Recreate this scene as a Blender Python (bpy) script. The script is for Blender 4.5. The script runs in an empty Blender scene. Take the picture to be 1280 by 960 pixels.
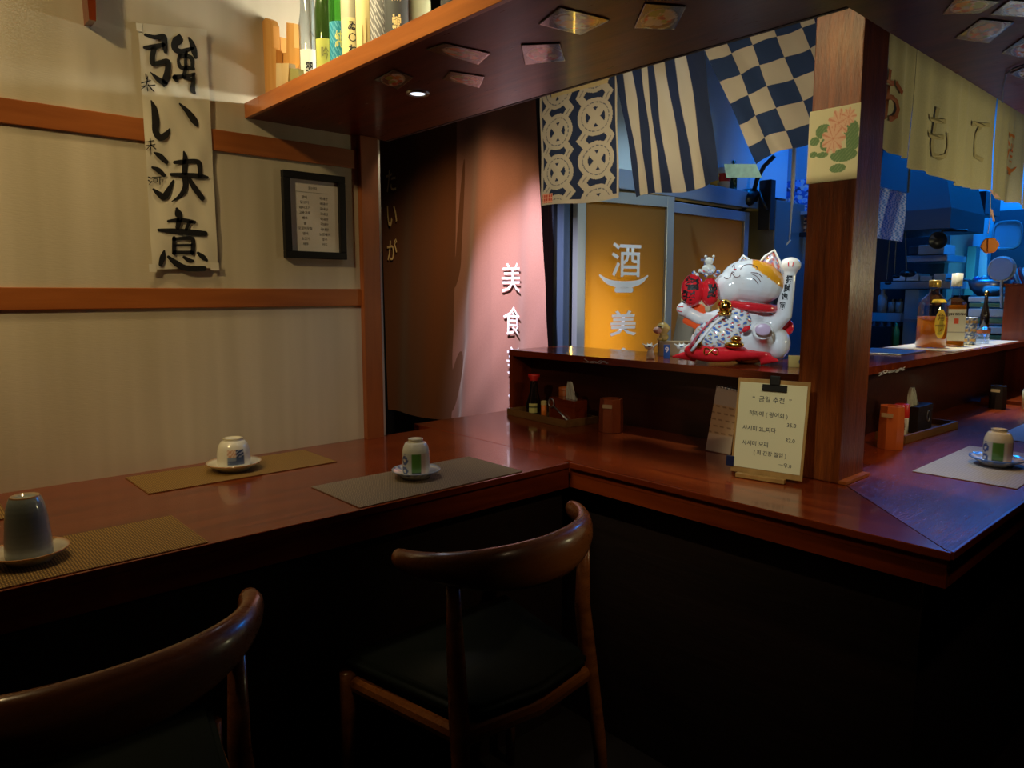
import bpy, bmesh, math, random
from mathutils import Vector, Matrix, Euler
from math import sin, cos, pi, radians as R
rnd = random.Random(7)
S = bpy.context.scene
COL = S.collection

# ------------------------------------------------------------------ camera, world, exposure, large lights
CAMZ = 1.2
cd = bpy.data.cameras.new('camera'); cam = bpy.data.objects.new('camera', cd); COL.objects.link(cam)
cam.location = (0, 0, CAMZ); cam.rotation_euler = (R(90-7.18), 0, R(48.0))
cd.sensor_width = 36; cd.lens = 897/1280*36; cd.clip_start = .02
S.camera = cam
S.view_settings.view_transform = 'Standard'; S.view_settings.look = 'None'
S.view_settings.exposure = 0.0; S.view_settings.gamma = 1.0
try: S.view_settings.use_curve_mapping = False
except Exception: pass
S.cycles.max_bounces = 8
S.cycles.sample_clamp_indirect = 3.0
try: S.cycles.caustics_reflective = False; S.cycles.caustics_refractive = False
except Exception: pass
w = bpy.data.worlds.new('world'); S.world = w; w.use_nodes = True
w.node_tree.nodes['Background'].inputs[0].default_value = (.35, .45, .8, 1)
w.node_tree.nodes['Background'].inputs[1].default_value = .0015

def area(name, loc, to, power, col, sx, sy=None, spread=None):
    l = bpy.data.lights.new(name, 'AREA'); l.energy = power; l.color = col
    l.shape = 'RECTANGLE'; l.size = sx; l.size_y = sy or sx
    if spread: l.spread = R(spread)
    o = bpy.data.objects.new(name, l); COL.objects.link(o); o.location = loc
    d = Vector(to)-Vector(loc); o.rotation_euler = d.to_track_quat('-Z', 'Y').to_euler(); return o
def spot(name, loc, to, power, col, ang, blend=.5, rad=.03):
    l = bpy.data.lights.new(name, 'SPOT'); l.energy = power; l.color = col
    l.spot_size = R(ang); l.spot_blend = blend; l.shadow_soft_size = rad
    o = bpy.data.objects.new(name, l); COL.objects.link(o); o.location = loc
    d = Vector(to)-Vector(loc); o.rotation_euler = d.to_track_quat('-Z', 'Y').to_euler(); return o

# warm ceiling spots of the seating area, behind and beside the camera, plus added fills
spot('ceiling_spot_light', (-.95, -.90, 2.45), (-1.95, .38, 1.50), 62, (1.0, .73, .34), 52, .95, .07)
spot('ceiling_spot_light', (-1.45, -.45, 2.50), (-1.95, -.02, 1.35), 9, (1.0, .66, .26), 62, .9, .07)
spot('counter_spot_light', (-1.62, .42, 2.50), (-1.70, .50, .75), 24, (1.0, .74, .36), 50, .8, .07)
spot('counter_spot_light', (-1.45, -.25, 2.50), (-1.50, .05, .75), 12, (1.0, .72, .34), 50, .8, .07)
area('flag_wash_light', (-1.20, 1.30, 2.25), (-1.30, 1.86, 1.72), .6, (1.0, .86, .60), .5, .08)  # added wash out of view, only to brighten the flags
area('shelf_front_light', (-1.45, .30, 2.30), (-1.42, .93, 1.84), 5.0, (1.0, .86, .52), 1.0, .05, 55)
spot('board_fill_light', (-.60, -.30, 2.30), (-.875, 1.61, .875), 55, (1.0, .92, .62), 9, .6, .03)  # added narrow beam that brightens the clipboard, no lamp behind it
spot('pillar_spot_light', (-1.50, .0, 2.32), (-.78, 1.69, 1.76), 11, (1.0, .50, .10), 12, .8, .05)
# strip lamp lying on the overhead shelf behind the bottles
area('shelf_strip_light', (-1.47, 1.205, 1.735), (-1.60, .6, 1.90), 9, (1.0, .97, .80), .93, .03)
# cool spots of the bar over the lucky cat and the curtain, plus added fills
spot('cool_spot_light', (-1.62, 1.98, 2.45), (-1.17, 1.97, 1.15), 60, (.78, .93, 1.0), 36, .5, .04)
spot('cool_spot_light', (-.95, 2.35, 2.50), (-2.1, 2.75, 1.15), 45, (.70, .90, 1.0), 50, .6, .04)  # added spot to whiten the door lettering, no lamp known there
spot('cool_spot_light', (-2.02, 1.45, 2.25), (-2.34, 2.18, 1.15), 290, (.86, .80, 1.0), 36, 1.0, .03)
spot('cat_fill_light', (-.50, .45, 1.74), (-1.16, 1.96, 1.15), 66, (.76, .92, 1.0), 17, .6, .03)  # unseen fill added for the cat's face
spot('curtain_fill_light', (-2.05, 1.50, 2.10), (-2.85, 2.18, 1.05), 60, (1.0, .62, .28), 70, 1., .05)  # warm fill added to bring up the dark curtain panel
# kitchen: blue ceiling panels and a warm work lamp over the pass
area('kitchen_panel_light', (-1.5, 3.9, 2.5), (-1.5, 4.1, 0), 16, (.005, .24, 1.0), 1.0, .6, 95)
area('kitchen_panel_light', (-1.15, 5.25, 2.5), (-1.15, 5.4, 0), 38, (.005, .26, 1.0), .8, .5)
spot('pass_spot_light', (-1.12, 3.3, 2.35), (-1.0, 3.45, 1.0), 120, (1.0, .93, .68), 42, .6, .03)
# added fill out of view, not a real lamp: brightens banner and shelf underside
area('banner_fill_light', (-.12, 2.75, 1.28), (-.80, 2.70, 1.78), 3.2, (1.0, .90, .50), .18, .18)
# downlights sunk in the overhead shelf
spot('downlight_bulb', (-1.445, 1.005, 1.655), (-1.50, 1.10, .75), 2.5, (.80, .86, 1.0), 110, .8, .02)
spot('downlight_bulb', (-.15, 1.15, 1.655), (-1.0, 1.60, .75), 11, (1.0, .72, .40), 75, .8, .02)
spot('downlight_bulb', (-.50, 1.95, 1.655), (-.72, 2.10, .75), 9, (1.0, .58, .25), 60, .8, .02)
# warm street lamp behind the frosted doors
area('street_door_light', (-2.38, 2.48, 1.00), (-2.1, 2.46, 1.0), 2.2, (1.0, .62, .08), .10, .5)
area('street_door_light', (-2.42, 3.42, 1.22), (-2.1, 3.42, 1.22), .55, (1.0, .58, .10), .2, .15)

# ------------------------------------------------------------------ materials
def nodes(m): return m.node_tree.nodes, m.node_tree.links
MC = {}
def mat(name, col=(.5, .5, .5), rough=.5, metal=0., coat=0., trans=0., ior=1.45, emit=None, es=0., spec=None, sss=0., bump=0., bscale=60., vary=0.):
    if name in MC: return MC[name]
    m = bpy.data.materials.new(name); m.use_nodes = True; n, l = nodes(m); b = n['Principled BSDF']
    b.inputs['Base Color'].default_value = (*col, 1); b.inputs['Roughness'].default_value = rough
    b.inputs['Metallic'].default_value = metal; b.inputs['Coat Weight'].default_value = coat
    b.inputs['Transmission Weight'].default_value = trans; b.inputs['IOR'].default_value = ior
    if spec is not None: b.inputs['Specular IOR Level'].default_value = spec
    if emit: b.inputs['Emission Color'].default_value = (*emit, 1); b.inputs['Emission Strength'].default_value = es
    if bump or vary:
        tc = n.new('ShaderNodeTexCoord'); nz = n.new('ShaderNodeTexNoise'); nz.inputs['Scale'].default_value = bscale
        nz.inputs['Detail'].default_value = 4; l.new(tc.outputs['Object'], nz.inputs['Vector'])
        if bump:
            bp = n.new('ShaderNodeBump'); bp.inputs['Strength'].default_value = bump; bp.inputs['Distance'].default_value = .002
            l.new(nz.outputs[0], bp.inputs['Height']); l.new(bp.outputs[0], b.inputs['Normal'])
        if vary:
            mx = n.new('ShaderNodeMix'); mx.data_type = 'RGBA'
            mx.inputs[6].default_value = (*[c*(1-vary) for c in col], 1); mx.inputs[7].default_value = (*[min(1, c*(1+vary)) for c in col], 1)
            l.new(nz.outputs[0], mx.inputs[0]); l.new(mx.outputs[2], b.inputs['Base Color'])
    MC[name] = m; return m
def wood(name, c1, c2, axis='X', rough=.3, coat=.3, scale=1., bump=.15, crough=.12):
    if name in MC: return MC[name]
    m = bpy.data.materials.new(name); m.use_nodes = True; n, l = nodes(m); b = n['Principled BSDF']
    tc = n.new('ShaderNodeTexCoord'); mp = n.new('ShaderNodeMapping')
    s = {'X': (1.2, 14, 14), 'Y': (14, 1.2, 14), 'Z': (14, 14, 1.2)}[axis]
    mp.inputs['Scale'].default_value = [v*scale for v in s]
    l.new(tc.outputs['Object'], mp.inputs[0])
    nz = n.new('ShaderNodeTexNoise'); nz.inputs['Scale'].default_value = 2.2; nz.inputs['Detail'].default_value = 7; nz.inputs['Distortion'].default_value = .6
    l.new(mp.outputs[0], nz.inputs['Vector'])
    nf = n.new('ShaderNodeTexNoise'); nf.inputs['Scale'].default_value = 14; nf.inputs['Detail'].default_value = 3
    l.new(mp.outputs[0], nf.inputs['Vector'])
    r = n.new('ShaderNodeValToRGB'); r.color_ramp.elements[0].position = .32; r.color_ramp.elements[1].position = .68
    r.color_ramp.elements[0].color = (*c1, 1); r.color_ramp.elements[1].color = (*c2, 1)
    l.new(nz.outputs[0], r.inputs[0]); l.new(r.outputs[0], b.inputs['Base Color'])
    rr = n.new('ShaderNodeMapRange'); rr.inputs[3].default_value = rough*.75; rr.inputs[4].default_value = rough*1.3
    l.new(nf.outputs[0], rr.inputs[0]); l.new(rr.outputs[0], b.inputs['Roughness'])
    bp = n.new('ShaderNodeBump'); bp.inputs['Strength'].default_value = bump; bp.inputs['Distance'].default_value = .0015
    l.new(nf.outputs[0], bp.inputs['Height']); l.new(bp.outputs[0], b.inputs['Normal'])
    b.inputs['Coat Weight'].default_value = coat; b.inputs['Coat Roughness'].default_value = crough
    MC[name] = m; return m
def printed(name, rough=.6, coat=0., trans=0.):
    """surface whose flat print sits in the colour attribute Col"""
    if name in MC: return MC[name]
    m = bpy.data.materials.new(name); m.use_nodes = True; n, l = nodes(m); b = n['Principled BSDF']
    a = n.new('ShaderNodeAttribute'); a.attribute_name = 'Col'; l.new(a.outputs['Color'], b.inputs['Base Color'])
    b.inputs['Roughness'].default_value = rough; b.inputs['Coat Weight'].default_value = coat
    if trans:
        t = n.new('ShaderNodeBsdfTranslucent'); l.new(a.outputs['Color'], t.inputs[0]); mx = n.new('ShaderNodeMixShader')
        mx.inputs[0].default_value = trans; l.new(b.outputs[0], mx.inputs[1]); l.new(t.outputs[0], mx.inputs[2])
        l.new(mx.outputs[0], n['Material Output'].inputs[0])
    MC[name] = m; return m
def cloth_mat(name, col, trans=.3, rough=.85):
    if name in MC: return MC[name]
    m = bpy.data.materials.new(name); m.use_nodes = True; n, l = nodes(m); b = n['Principled BSDF']
    tc = n.new('ShaderNodeTexCoord'); nz = n.new('ShaderNodeTexNoise'); nz.inputs['Scale'].default_value = 260
    l.new(tc.outputs['Object'], nz.inputs['Vector'])
    mx0 = n.new('ShaderNodeMix'); mx0.data_type = 'RGBA'
    mx0.inputs[6].default_value = (*[c*.8 for c in col], 1); mx0.inputs[7].default_value = (*[min(1, c*1.2) for c in col], 1)
    l.new(nz.outputs[0], mx0.inputs[0]); l.new(mx0.outputs[2], b.inputs['Base Color'])
    b.inputs['Roughness'].default_value = rough; b.inputs['Specular IOR Level'].default_value = .15
    b.inputs['Sheen Weight'].default_value = .15
    bp = n.new('ShaderNodeBump'); bp.inputs['Strength'].default_value = .3; bp.inputs['Distance'].default_value = .001
    l.new(nz.outputs[0], bp.inputs['Height']); l.new(bp.outputs[0], b.inputs['Normal'])
    if trans:
        t = n.new('ShaderNodeBsdfTranslucent'); t.inputs[0].default_value = (*col, 1); mx = n.new('ShaderNodeMixShader')
        mx.inputs[0].default_value = trans; l.new(b.outputs[0], mx.inputs[1]); l.new(t.outputs[0], mx.inputs[2])
        l.new(mx.outputs[0], n['Material Output'].inputs[0])
    MC[name] = m; return m

def wallpaper():
    m = bpy.data.materials.new('cream wallpaper'); m.use_nodes = True; n, l = nodes(m); b = n['Principled BSDF']
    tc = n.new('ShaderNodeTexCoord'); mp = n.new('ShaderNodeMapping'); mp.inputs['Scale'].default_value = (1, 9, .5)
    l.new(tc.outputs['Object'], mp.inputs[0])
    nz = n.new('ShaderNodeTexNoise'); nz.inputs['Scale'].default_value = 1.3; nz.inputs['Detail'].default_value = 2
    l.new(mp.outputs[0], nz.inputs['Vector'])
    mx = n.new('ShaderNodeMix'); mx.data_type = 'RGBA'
    mx.inputs[6].default_value = (.53, .47, .345, 1); mx.inputs[7].default_value = (.70, .63, .50, 1)  # upright streaks of light on the wall, put into the paper tone
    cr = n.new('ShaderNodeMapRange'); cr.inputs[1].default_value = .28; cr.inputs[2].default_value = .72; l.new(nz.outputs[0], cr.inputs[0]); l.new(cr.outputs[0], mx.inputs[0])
    mp2 = n.new('ShaderNodeMapping'); mp2.inputs['Scale'].default_value = (60, 60, 400); l.new(tc.outputs['Object'], mp2.inputs[0])
    nf = n.new('ShaderNodeTexNoise'); nf.inputs['Scale'].default_value = 1.; nf.inputs['Detail'].default_value = 3
    l.new(mp2.outputs[0], nf.inputs['Vector'])
    # small specks of dirt
    vo = n.new('ShaderNodeTexVoronoi'); vo.inputs['Scale'].default_value = 5; l.new(tc.outputs['Object'], vo.inputs['Vector'])
    lt = n.new('ShaderNodeMath'); lt.operation = 'LESS_THAN'; lt.inputs[1].default_value = .018; l.new(vo.outputs['Distance'], lt.inputs[0])
    mx2 = n.new('ShaderNodeMix'); mx2.data_type = 'RGBA'; l.new(lt.outputs[0], mx2.inputs[0]); l.new(mx.outputs[2], mx2.inputs[6])
    mx2.inputs[7].default_value = (.25, .17, .10, 1); l.new(mx2.outputs[2], b.inputs['Base Color'])
    b.inputs['Roughness'].default_value = .75
    bp = n.new('ShaderNodeBump'); bp.inputs['Strength'].default_value = .25; bp.inputs['Distance'].default_value = .001
    l.new(nf.outputs[0], bp.inputs['Height']); l.new(bp.outputs[0], b.inputs['Normal'])
    return m
def woven(name, c1, c2):
    m = bpy.data.materials.new(name); m.use_nodes = True; n, l = nodes(m); b = n['Principled BSDF']
    tc = n.new('ShaderNodeTexCoord')
    wv = n.new('ShaderNodeTexWave'); wv.inputs['Scale'].default_value = 70; wv.bands_direction = 'Y'; wv.inputs['Distortion'].default_value = 1.5
    wv2 = n.new('ShaderNodeTexWave'); wv2.inputs['Scale'].default_value = 45; wv2.bands_direction = 'X'; wv2.inputs['Distortion'].default_value = 2
    l.new(tc.outputs['Object'], wv.inputs[0]); l.new(tc.outputs['Object'], wv2.inputs[0])
    mu = n.new('ShaderNodeMath'); mu.operation = 'MULTIPLY'; l.new(wv.outputs[1], mu.inputs[0]); l.new(wv2.outputs[1], mu.inputs[1])
    mx = n.new('ShaderNodeMix'); mx.data_type = 'RGBA'; mx.inputs[6].default_value = (*c1, 1); mx.inputs[7].default_value = (*c2, 1)
    l.new(mu.outputs[0], mx.inputs[0]); l.new(mx.outputs[2], b.inputs['Base Color']); b.inputs['Roughness'].default_value = .65
    bp = n.new('ShaderNodeBump'); bp.inputs['Strength'].default_value = .6; bp.inputs['Distance'].default_value = .001
    l.new(mu.outputs[0], bp.inputs['Height']); l.new(bp.outputs[0], b.inputs['Normal']); return m

W_RED = (.125, .016, .003); W_RED2 = (.23, .038, .006)
WX = wood('mahogany along x', W_RED, W_RED2, 'X', .20, .35, 1., .04, .05)
WY = wood('mahogany along y', W_RED, W_RED2, 'Y', .20, .35, 1., .04, .05)
WZ = wood('mahogany upright', W_RED, W_RED2, 'Z', .30, .35)
PILW = wood('varnished pillar wood', (.11, .024, .005), (.27, .065, .010), 'Z', .36, .15, 2.2, 1.2, .2)
TRIMY = wood('orange brown trim', (.30, .085, .018), (.42, .13, .03), 'Y', .42, .15)
TRIMZ = wood('orange brown post', (.27, .075, .018), (.36, .10, .025), 'Z', .42, .15)
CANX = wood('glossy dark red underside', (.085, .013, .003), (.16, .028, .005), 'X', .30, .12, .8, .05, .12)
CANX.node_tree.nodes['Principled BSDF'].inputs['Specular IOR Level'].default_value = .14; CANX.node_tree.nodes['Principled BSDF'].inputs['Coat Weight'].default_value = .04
FASC = wood('orange fascia', (.36, .10, .018), (.52, .16, .03), 'X', .35, .3)
CHW = wood('chestnut chair wood', (.20, .062, .014), (.36, .12, .028), 'Y', .28, .5, 1.2, .05)
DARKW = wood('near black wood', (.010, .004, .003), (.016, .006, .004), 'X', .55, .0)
LEATHER = mat('black green leather', (.007, .010, .006), .6, spec=.25, bump=.2, bscale=220)
CERAM = mat('white glazed ceramic', (.74, .74, .66), .12, coat=.5)
BLUEG = mat('blue glaze', (.06, .12, .34), .15, coat=.5)
GREYG = mat('grey glaze', (.42, .46, .45), .16, coat=.5, vary=.12, bscale=90)
ORNG = mat('brown glaze rim', (.42, .16, .05), .3)
BLACKM = mat('black satin', (.012, .012, .013), .5, spec=.25)
BLACKP = mat('black plastic', (.01, .01, .011), .3)
INK = mat('black ink', (.008, .008, .010), .55)
PAPER = mat('white paper', (.75, .73, .66), .7)
WHITEP = mat('white paint', (.80, .82, .85), .5)
ALU = mat('brushed aluminium', (.55, .62, .68), .32, metal=.7)
STEEL = mat('stainless steel', (.55, .57, .60), .28, metal=.95)
DSTEEL = mat('dark steel', (.10, .12, .14), .4, metal=.8)
def thin_glass(name, tint=(.84, .90, .95)):
    m = bpy.data.materials.new(name); m.use_nodes = True; n, l = nodes(m)
    a = n.new('ShaderNodeBsdfTransparent'); a.inputs[0].default_value = (*tint, 1); g = n.new('ShaderNodeBsdfGlossy'); g.inputs['Roughness'].default_value = .04
    lw = n.new('ShaderNodeLayerWeight'); pw = n.new('ShaderNodeMath'); pw.operation = 'POWER'; pw.inputs[1].default_value = 2.0; l.new(lw.outputs['Facing'], pw.inputs[0]); f = n.new('ShaderNodeMath'); f.operation = 'MULTIPLY_ADD'; f.inputs[1].default_value = .75; f.inputs[2].default_value = .10; l.new(pw.outputs[0], f.inputs[0]); mx = n.new('ShaderNodeMixShader'); l.new(f.outputs[0], mx.inputs[0]); l.new(a.outputs[0], mx.inputs[1]); l.new(g.outputs[0], mx.inputs[2])
    l.new(mx.outputs[0], n['Material Output'].inputs[0]); MC[name] = m; return m
GLASS = thin_glass('clear glass')
GREENG = mat('green bottle glass', (.10, .50, .06), .06, trans=.85, ior=1.45)
DGREENG = mat('dark green bottle glass', (.035, .07, .012), .08, trans=.35, coat=.3)
WHISK = thin_glass('amber whisky', (.90, .38, .05))
_n, _l = nodes(WHISK); _t = _n.new('ShaderNodeBsdfTranslucent'); _t.inputs[0].default_value = (1.0, .40, .03, 1); _d = _n.new('ShaderNodeBsdfDiffuse'); _d.inputs[0].default_value = (.75, .24, .015, 1)
_a = _n.new('ShaderNodeMixShader'); _a.inputs[0].default_value = .5; _l.new(_t.outputs[0], _a.inputs[1]); _l.new(_d.outputs[0], _a.inputs[2])
_b = _n.new('ShaderNodeMixShader'); _b.inputs[0].default_value = .65; _l.new(_n['Mix Shader'].outputs[0], _b.inputs[1]); _l.new(_a.outputs[0], _b.inputs[2]); _l.new(_b.outputs[0], _n['Material Output'].inputs[0])
GOLD = mat('polished gold', (.90, .60, .14), .14, metal=1.)
REDP = mat('red lacquer', (.70, .02, .03), .18, coat=.6)
ORGP = mat('orange plastic', (.75, .20, .03), .4)
REDPL = mat('red plastic', (.62, .025, .02), .35)
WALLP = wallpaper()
MATB = woven('woven bamboo straw', (.10, .05, .010), (.62, .38, .10))
MATG = woven('woven tan grey vinyl', (.09, .07, .04), (.58, .46, .32)); MATCOOL = woven('woven cool-lit vinyl', (.34, .34, .35), (.52, .52, .54))  # second material carries the cool light on the right-hand mats as colour
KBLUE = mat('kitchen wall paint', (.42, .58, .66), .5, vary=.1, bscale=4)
KDARK = mat('kitchen dark fitting', (.05, .07, .09), .5)
PRN = printed('flat print'); PRN.node_tree.nodes['Principled BSDF'].inputs['Specular IOR Level'].default_value = .12; PRNG = printed('glossy print', .18, .5); PRNC = printed('cloth print', .9, 0, .18); PRNGL = printed('painted glaze', .16, .6)

# ------------------------------------------------------------------ geometry helpers
_y, _p = R(48.0), R(7.18)
_fw = Vector((-sin(_y)*cos(_p), cos(_y)*cos(_p), -sin(_p))); _rt = Vector((cos(_y), sin(_y), 0)); _up = _rt.cross(_fw)
_C = Vector((0, 0, CAMZ))
def _ray(px, py): return _fw+_rt*((px-640)/897)-_up*((py-480)/897)
def at_y(px, py, Y): d = _ray(px, py); return _C+d*(Y/d.y)
def at_x(px, py, X): d = _ray(px, py); return _C+d*(X/d.x)
def at_z(px, py, Z): d = _ray(px, py); return _C+d*((Z-CAMZ)/d.z)

def tag(o, label=None, cat=None, group=None, kind=None):
    if label: o['label'] = label
    if cat: o['category'] = cat
    if group: o['group'] = group
    if kind: o['kind'] = kind
    return o
def thing(name, label, cat, loc=(0, 0, 0), rz=0, group=None):
    o = bpy.data.objects.new(name, None); COL.objects.link(o); o.location = loc; o.rotation_euler = (0, 0, rz)
    o.empty_display_size = .05
    return tag(o, label, cat, group)
def obj(name, bm, m, parent=None, loc=None, rot=None, smooth=False):
    me = bpy.data.meshes.new(name); bm.normal_update(); bm.to_mesh(me); bm.free()
    if smooth:
        for p in me.polygons: p.use_smooth = True
    for mm in (m if isinstance(m, (list, tuple)) else [m]): me.materials.append(mm)
    o = bpy.data.objects.new(name, me); COL.objects.link(o)
    if parent: o.parent = parent
    if loc: o.location = loc
    if rot: o.rotation_euler = rot
    return o
def struct(name, bm, m, parent=None, **k):
    o = obj(name, bm, m, parent, **k)
    if not parent: o['kind'] = 'structure'
    return o
def B(): return bmesh.new()
def box(bm, x0, x1, y0, y1, z0, z1, bev=0):
    vs = [bm.verts.new((x, y, z)) for x in (x0, x1) for y in (y0, y1) for z in (z0, z1)]
    fs = [bm.faces.new([vs[i] for i in q]) for q in ((0, 1, 3, 2), (4, 6, 7, 5), (0, 4, 5, 1), (2, 3, 7, 6), (0, 2, 6, 4), (1, 5, 7, 3))]
    if bev:
        es = list({e for f in fs for e in f.edges}); bmesh.ops.bevel(bm, geom=es, offset=bev, segments=2, affect='EDGES', profile=.6)
    return bm
def bx(*a, **k): return box(B(), *a, **k)
def prism(bm, pts, vec):
    a = [bm.verts.new(p) for p in pts]; b = [bm.verts.new(Vector(p)+Vector(vec)) for p in pts]; n = len(pts)
    bm.faces.new(a); bm.faces.new(b[::-1])
    for i in range(n): bm.faces.new((a[i], b[i], b[(i+1) % n], a[(i+1) % n]))
    bmesh.ops.recalc_face_normals(bm, faces=bm.faces[:]); return bm
def lathe(bm, prof, n=28, c=(0, 0, 0), mi=0):
    rings = []
    for r, z in prof:
        rings.append([bm.verts.new((c[0]+r*cos(2*pi*i/n), c[1]+r*sin(2*pi*i/n), c[2]+z)) for i in range(n)] if r > 1e-6 else [bm.verts.new((c[0], c[1], c[2]+z))])
    for a, b in zip(rings, rings[1:]):
        for i in range(n):
            j = (i+1) % n
            q = [a[0] if len(a) == 1 else a[i], a[0] if len(a) == 1 else a[j], b[0] if len(b) == 1 else b[j], b[0] if len(b) == 1 else b[i]]
            q = list(dict.fromkeys(q))
            if len(q) > 2: bm.faces.new(q).material_index = mi
    return bm
def tube(bm, pts, rad, n=10, flat=1., caps=True):
    pts = [Vector(p) for p in pts]; rings = []; L = len(pts); prev = None
    for i, p in enumerate(pts):
        t = (pts[min(i+1, L-1)]-pts[max(i-1, 0)]).normalized()
        if prev is None:
            u = t.cross(Vector((0, 0, 1)));  u = u if u.length > .05 else t.cross(Vector((0, 1, 0)))
        else: u = prev-t*prev.dot(t)
        u.normalize(); prev = u; v = t.cross(u); r = rad[i] if isinstance(rad, (list, tuple)) else rad
        rings.append([bm.verts.new(p+u*(r*cos(2*pi*k/n))+v*(r*flat*sin(2*pi*k/n))) for k in range(n)])
    for a, b in zip(rings, rings[1:]):
        for k in range(n): bm.faces.new((a[k], a[(k+1) % n], b[(k+1) % n], b[k]))
    if caps: bm.faces.new(rings[0][::-1]); bm.faces.new(rings[-1])
    bmesh.ops.recalc_face_normals(bm, faces=bm.faces[:])
    return bm
def ell(bm, c, r, rot=None, n=20):
    M = Matrix.Translation(c) @ (Euler(rot).to_matrix().to_4x4() if rot else Matrix()) @ Matrix.Diagonal((*((r, r, r) if isinstance(r, (int, float)) else r), 1))
    bmesh.ops.create_uvsphere(bm, u_segments=n, v_segments=max(8, n*2//3), radius=1, matrix=M); return bm
def catmull(P, k=8):
    if len(P) < 3: P = [P[0], tuple((a+b)/2 for a, b in zip(P[0], P[1])), P[1]]
    Q = [P[0]]+list(P)+[P[-1]]; out = []
    for i in range(1, len(Q)-2):
        for j in range(k):
            t = j/k
            out.append(tuple(.5*(2*Q[i][d]+(Q[i+1][d]-Q[i-1][d])*t+(2*Q[i-1][d]-5*Q[i][d]+4*Q[i+1][d]-Q[i+2][d])*t*t+(3*Q[i][d]-Q[i-1][d]-3*Q[i+1][d]+Q[i+2][d])*t**3) for d in range(len(P[0]))))
    out.append(tuple(P[-1])); return out
def color(o, fn):
    me = o.data; a = me.color_attributes.new('Col', 'FLOAT_COLOR', 'POINT')
    for i, v in enumerate(me.vertices): a.data[i].color = (*fn(v.co), 1)
    return o
def panel(name, P, nu, nv, fn, m, parent=None, thick=0, smooth=True):
    """sheet: P(u,v) -> point, fn(u,v) -> printed colour; u to the right, v downwards"""
    me = bpy.data.meshes.new(name); vs = []; cs = []
    for j in range(nv+1):
        for i in range(nu+1):
            vs.append(tuple(P(i/nu, j/nv)));  cs.append(fn(i/nu, j/nv))
    n1 = nu+1
    fs = [(j*n1+i, (j+1)*n1+i, (j+1)*n1+i+1, j*n1+i+1) for j in range(nv) for i in range(nu)]
    me.from_pydata(vs, [], fs); a = me.color_attributes.new('Col', 'FLOAT_COLOR', 'POINT')
    a.data.foreach_set('color', [x for c in cs for x in (*c, 1.)])
    if smooth: me.polygons.foreach_set('use_smooth', [True]*len(fs))
    me.materials.append(m); o = bpy.data.objects.new(name, me); COL.objects.link(o)
    if parent: o.parent = parent
    if thick: md = o.modifiers.new('s', 'SOLIDIFY'); md.thickness = thick; md.offset = 0
    return o
def text(body, size, m, parent, P, bold=0., w=None, h=None, name='lettering', align='CENTER', stretch=1., line=1., dense=0):
    """flat lettering; P(x, y) -> point, x to the right and y upwards in metres from the centre"""
    c = bpy.data.curves.new('t', 'FONT'); c.body = body; c.size = size; c.offset = bold; c.align_x = align; c.align_y = 'CENTER'
    c.resolution_u = 2; c.space_line = line
    t = bpy.data.objects.new('t', c); COL.objects.link(t)
    me = bpy.data.meshes.new_from_object(t.evaluated_get(bpy.context.evaluated_depsgraph_get())); bpy.data.objects.remove(t)
    if not len(me.vertices): return None
    xs = [v.co.x for v in me.vertices]; ys = [v.co.y for v in me.vertices]
    cx, cy = (max(xs)+min(xs))/2, (max(ys)+min(ys))/2
    if align != 'CENTER': cx = 0
    kx = (w/(max(xs)-min(xs)) if w else stretch); ky = (h/(max(ys)-min(ys)) if h else 1)
    if dense:
        for v in me.vertices: v.co = Vector(((v.co.x-cx)*kx, (v.co.y-cy)*ky, 0))
        bm = bmesh.new(); bm.from_mesh(me); bmesh.ops.triangulate(bm, faces=bm.faces[:])
        for _ in range(5):
            e = [e for e in bm.edges if e.calc_length() > dense]
            if not e: break
            bmesh.ops.subdivide_edges(bm, edges=e, cuts=1); bmesh.ops.triangulate(bm, faces=bm.faces[:])
        bm.to_mesh(me); bm.free(); cx = cy = 0; kx = ky = 1
    for v in me.vertices: v.co = P((v.co.x-cx)*kx, (v.co.y-cy)*ky)
    me.materials.clear(); me.materials.append(m)
    o = bpy.data.objects.new(name, me); COL.objects.link(o)
    if parent: o.parent = parent
    return o
def ribbons(strokes, P, m, parent, name='lettering', k=6, wk=1.):
    """brush strokes: lists of (x, y, width) -> polygons through P(x, y)"""
    bm = B(); WK = wk
    for st in strokes:
        q = catmull(st, k); L = len(q); a = []; b = []
        for i, (x, y, wd) in enumerate(q):
            x0, y0, _ = q[max(i-1, 0)]; x1, y1, _ = q[min(i+1, L-1)]; d = math.hypot(x1-x0, y1-y0) or 1
            wd *= WK; nx, ny = -(y1-y0)/d*wd/2, (x1-x0)/d*wd/2
            a.append(bm.verts.new(P(x+nx, y+ny))); b.append(bm.verts.new(P(x-nx, y-ny)))
        for i in range(L-1): bm.faces.new((a[i], b[i], b[i+1], a[i+1]))
        for (i, s) in ((0, -1), (L-1, 1)):
            x, y, wd = q[i]; wd *= WK; jx, jy, _ = q[i-s] if s > 0 else q[1]
            ang = math.atan2(y-jy, x-jx)
            c = [bm.verts.new(P(x+wd/2*cos(ang+t), y+wd/2*sin(ang+t))) for t in [pi*(-.5+k2/6) for k2 in range(7)]]
            bm.faces.new(c)
    return obj(name, bm, m, parent)
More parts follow.
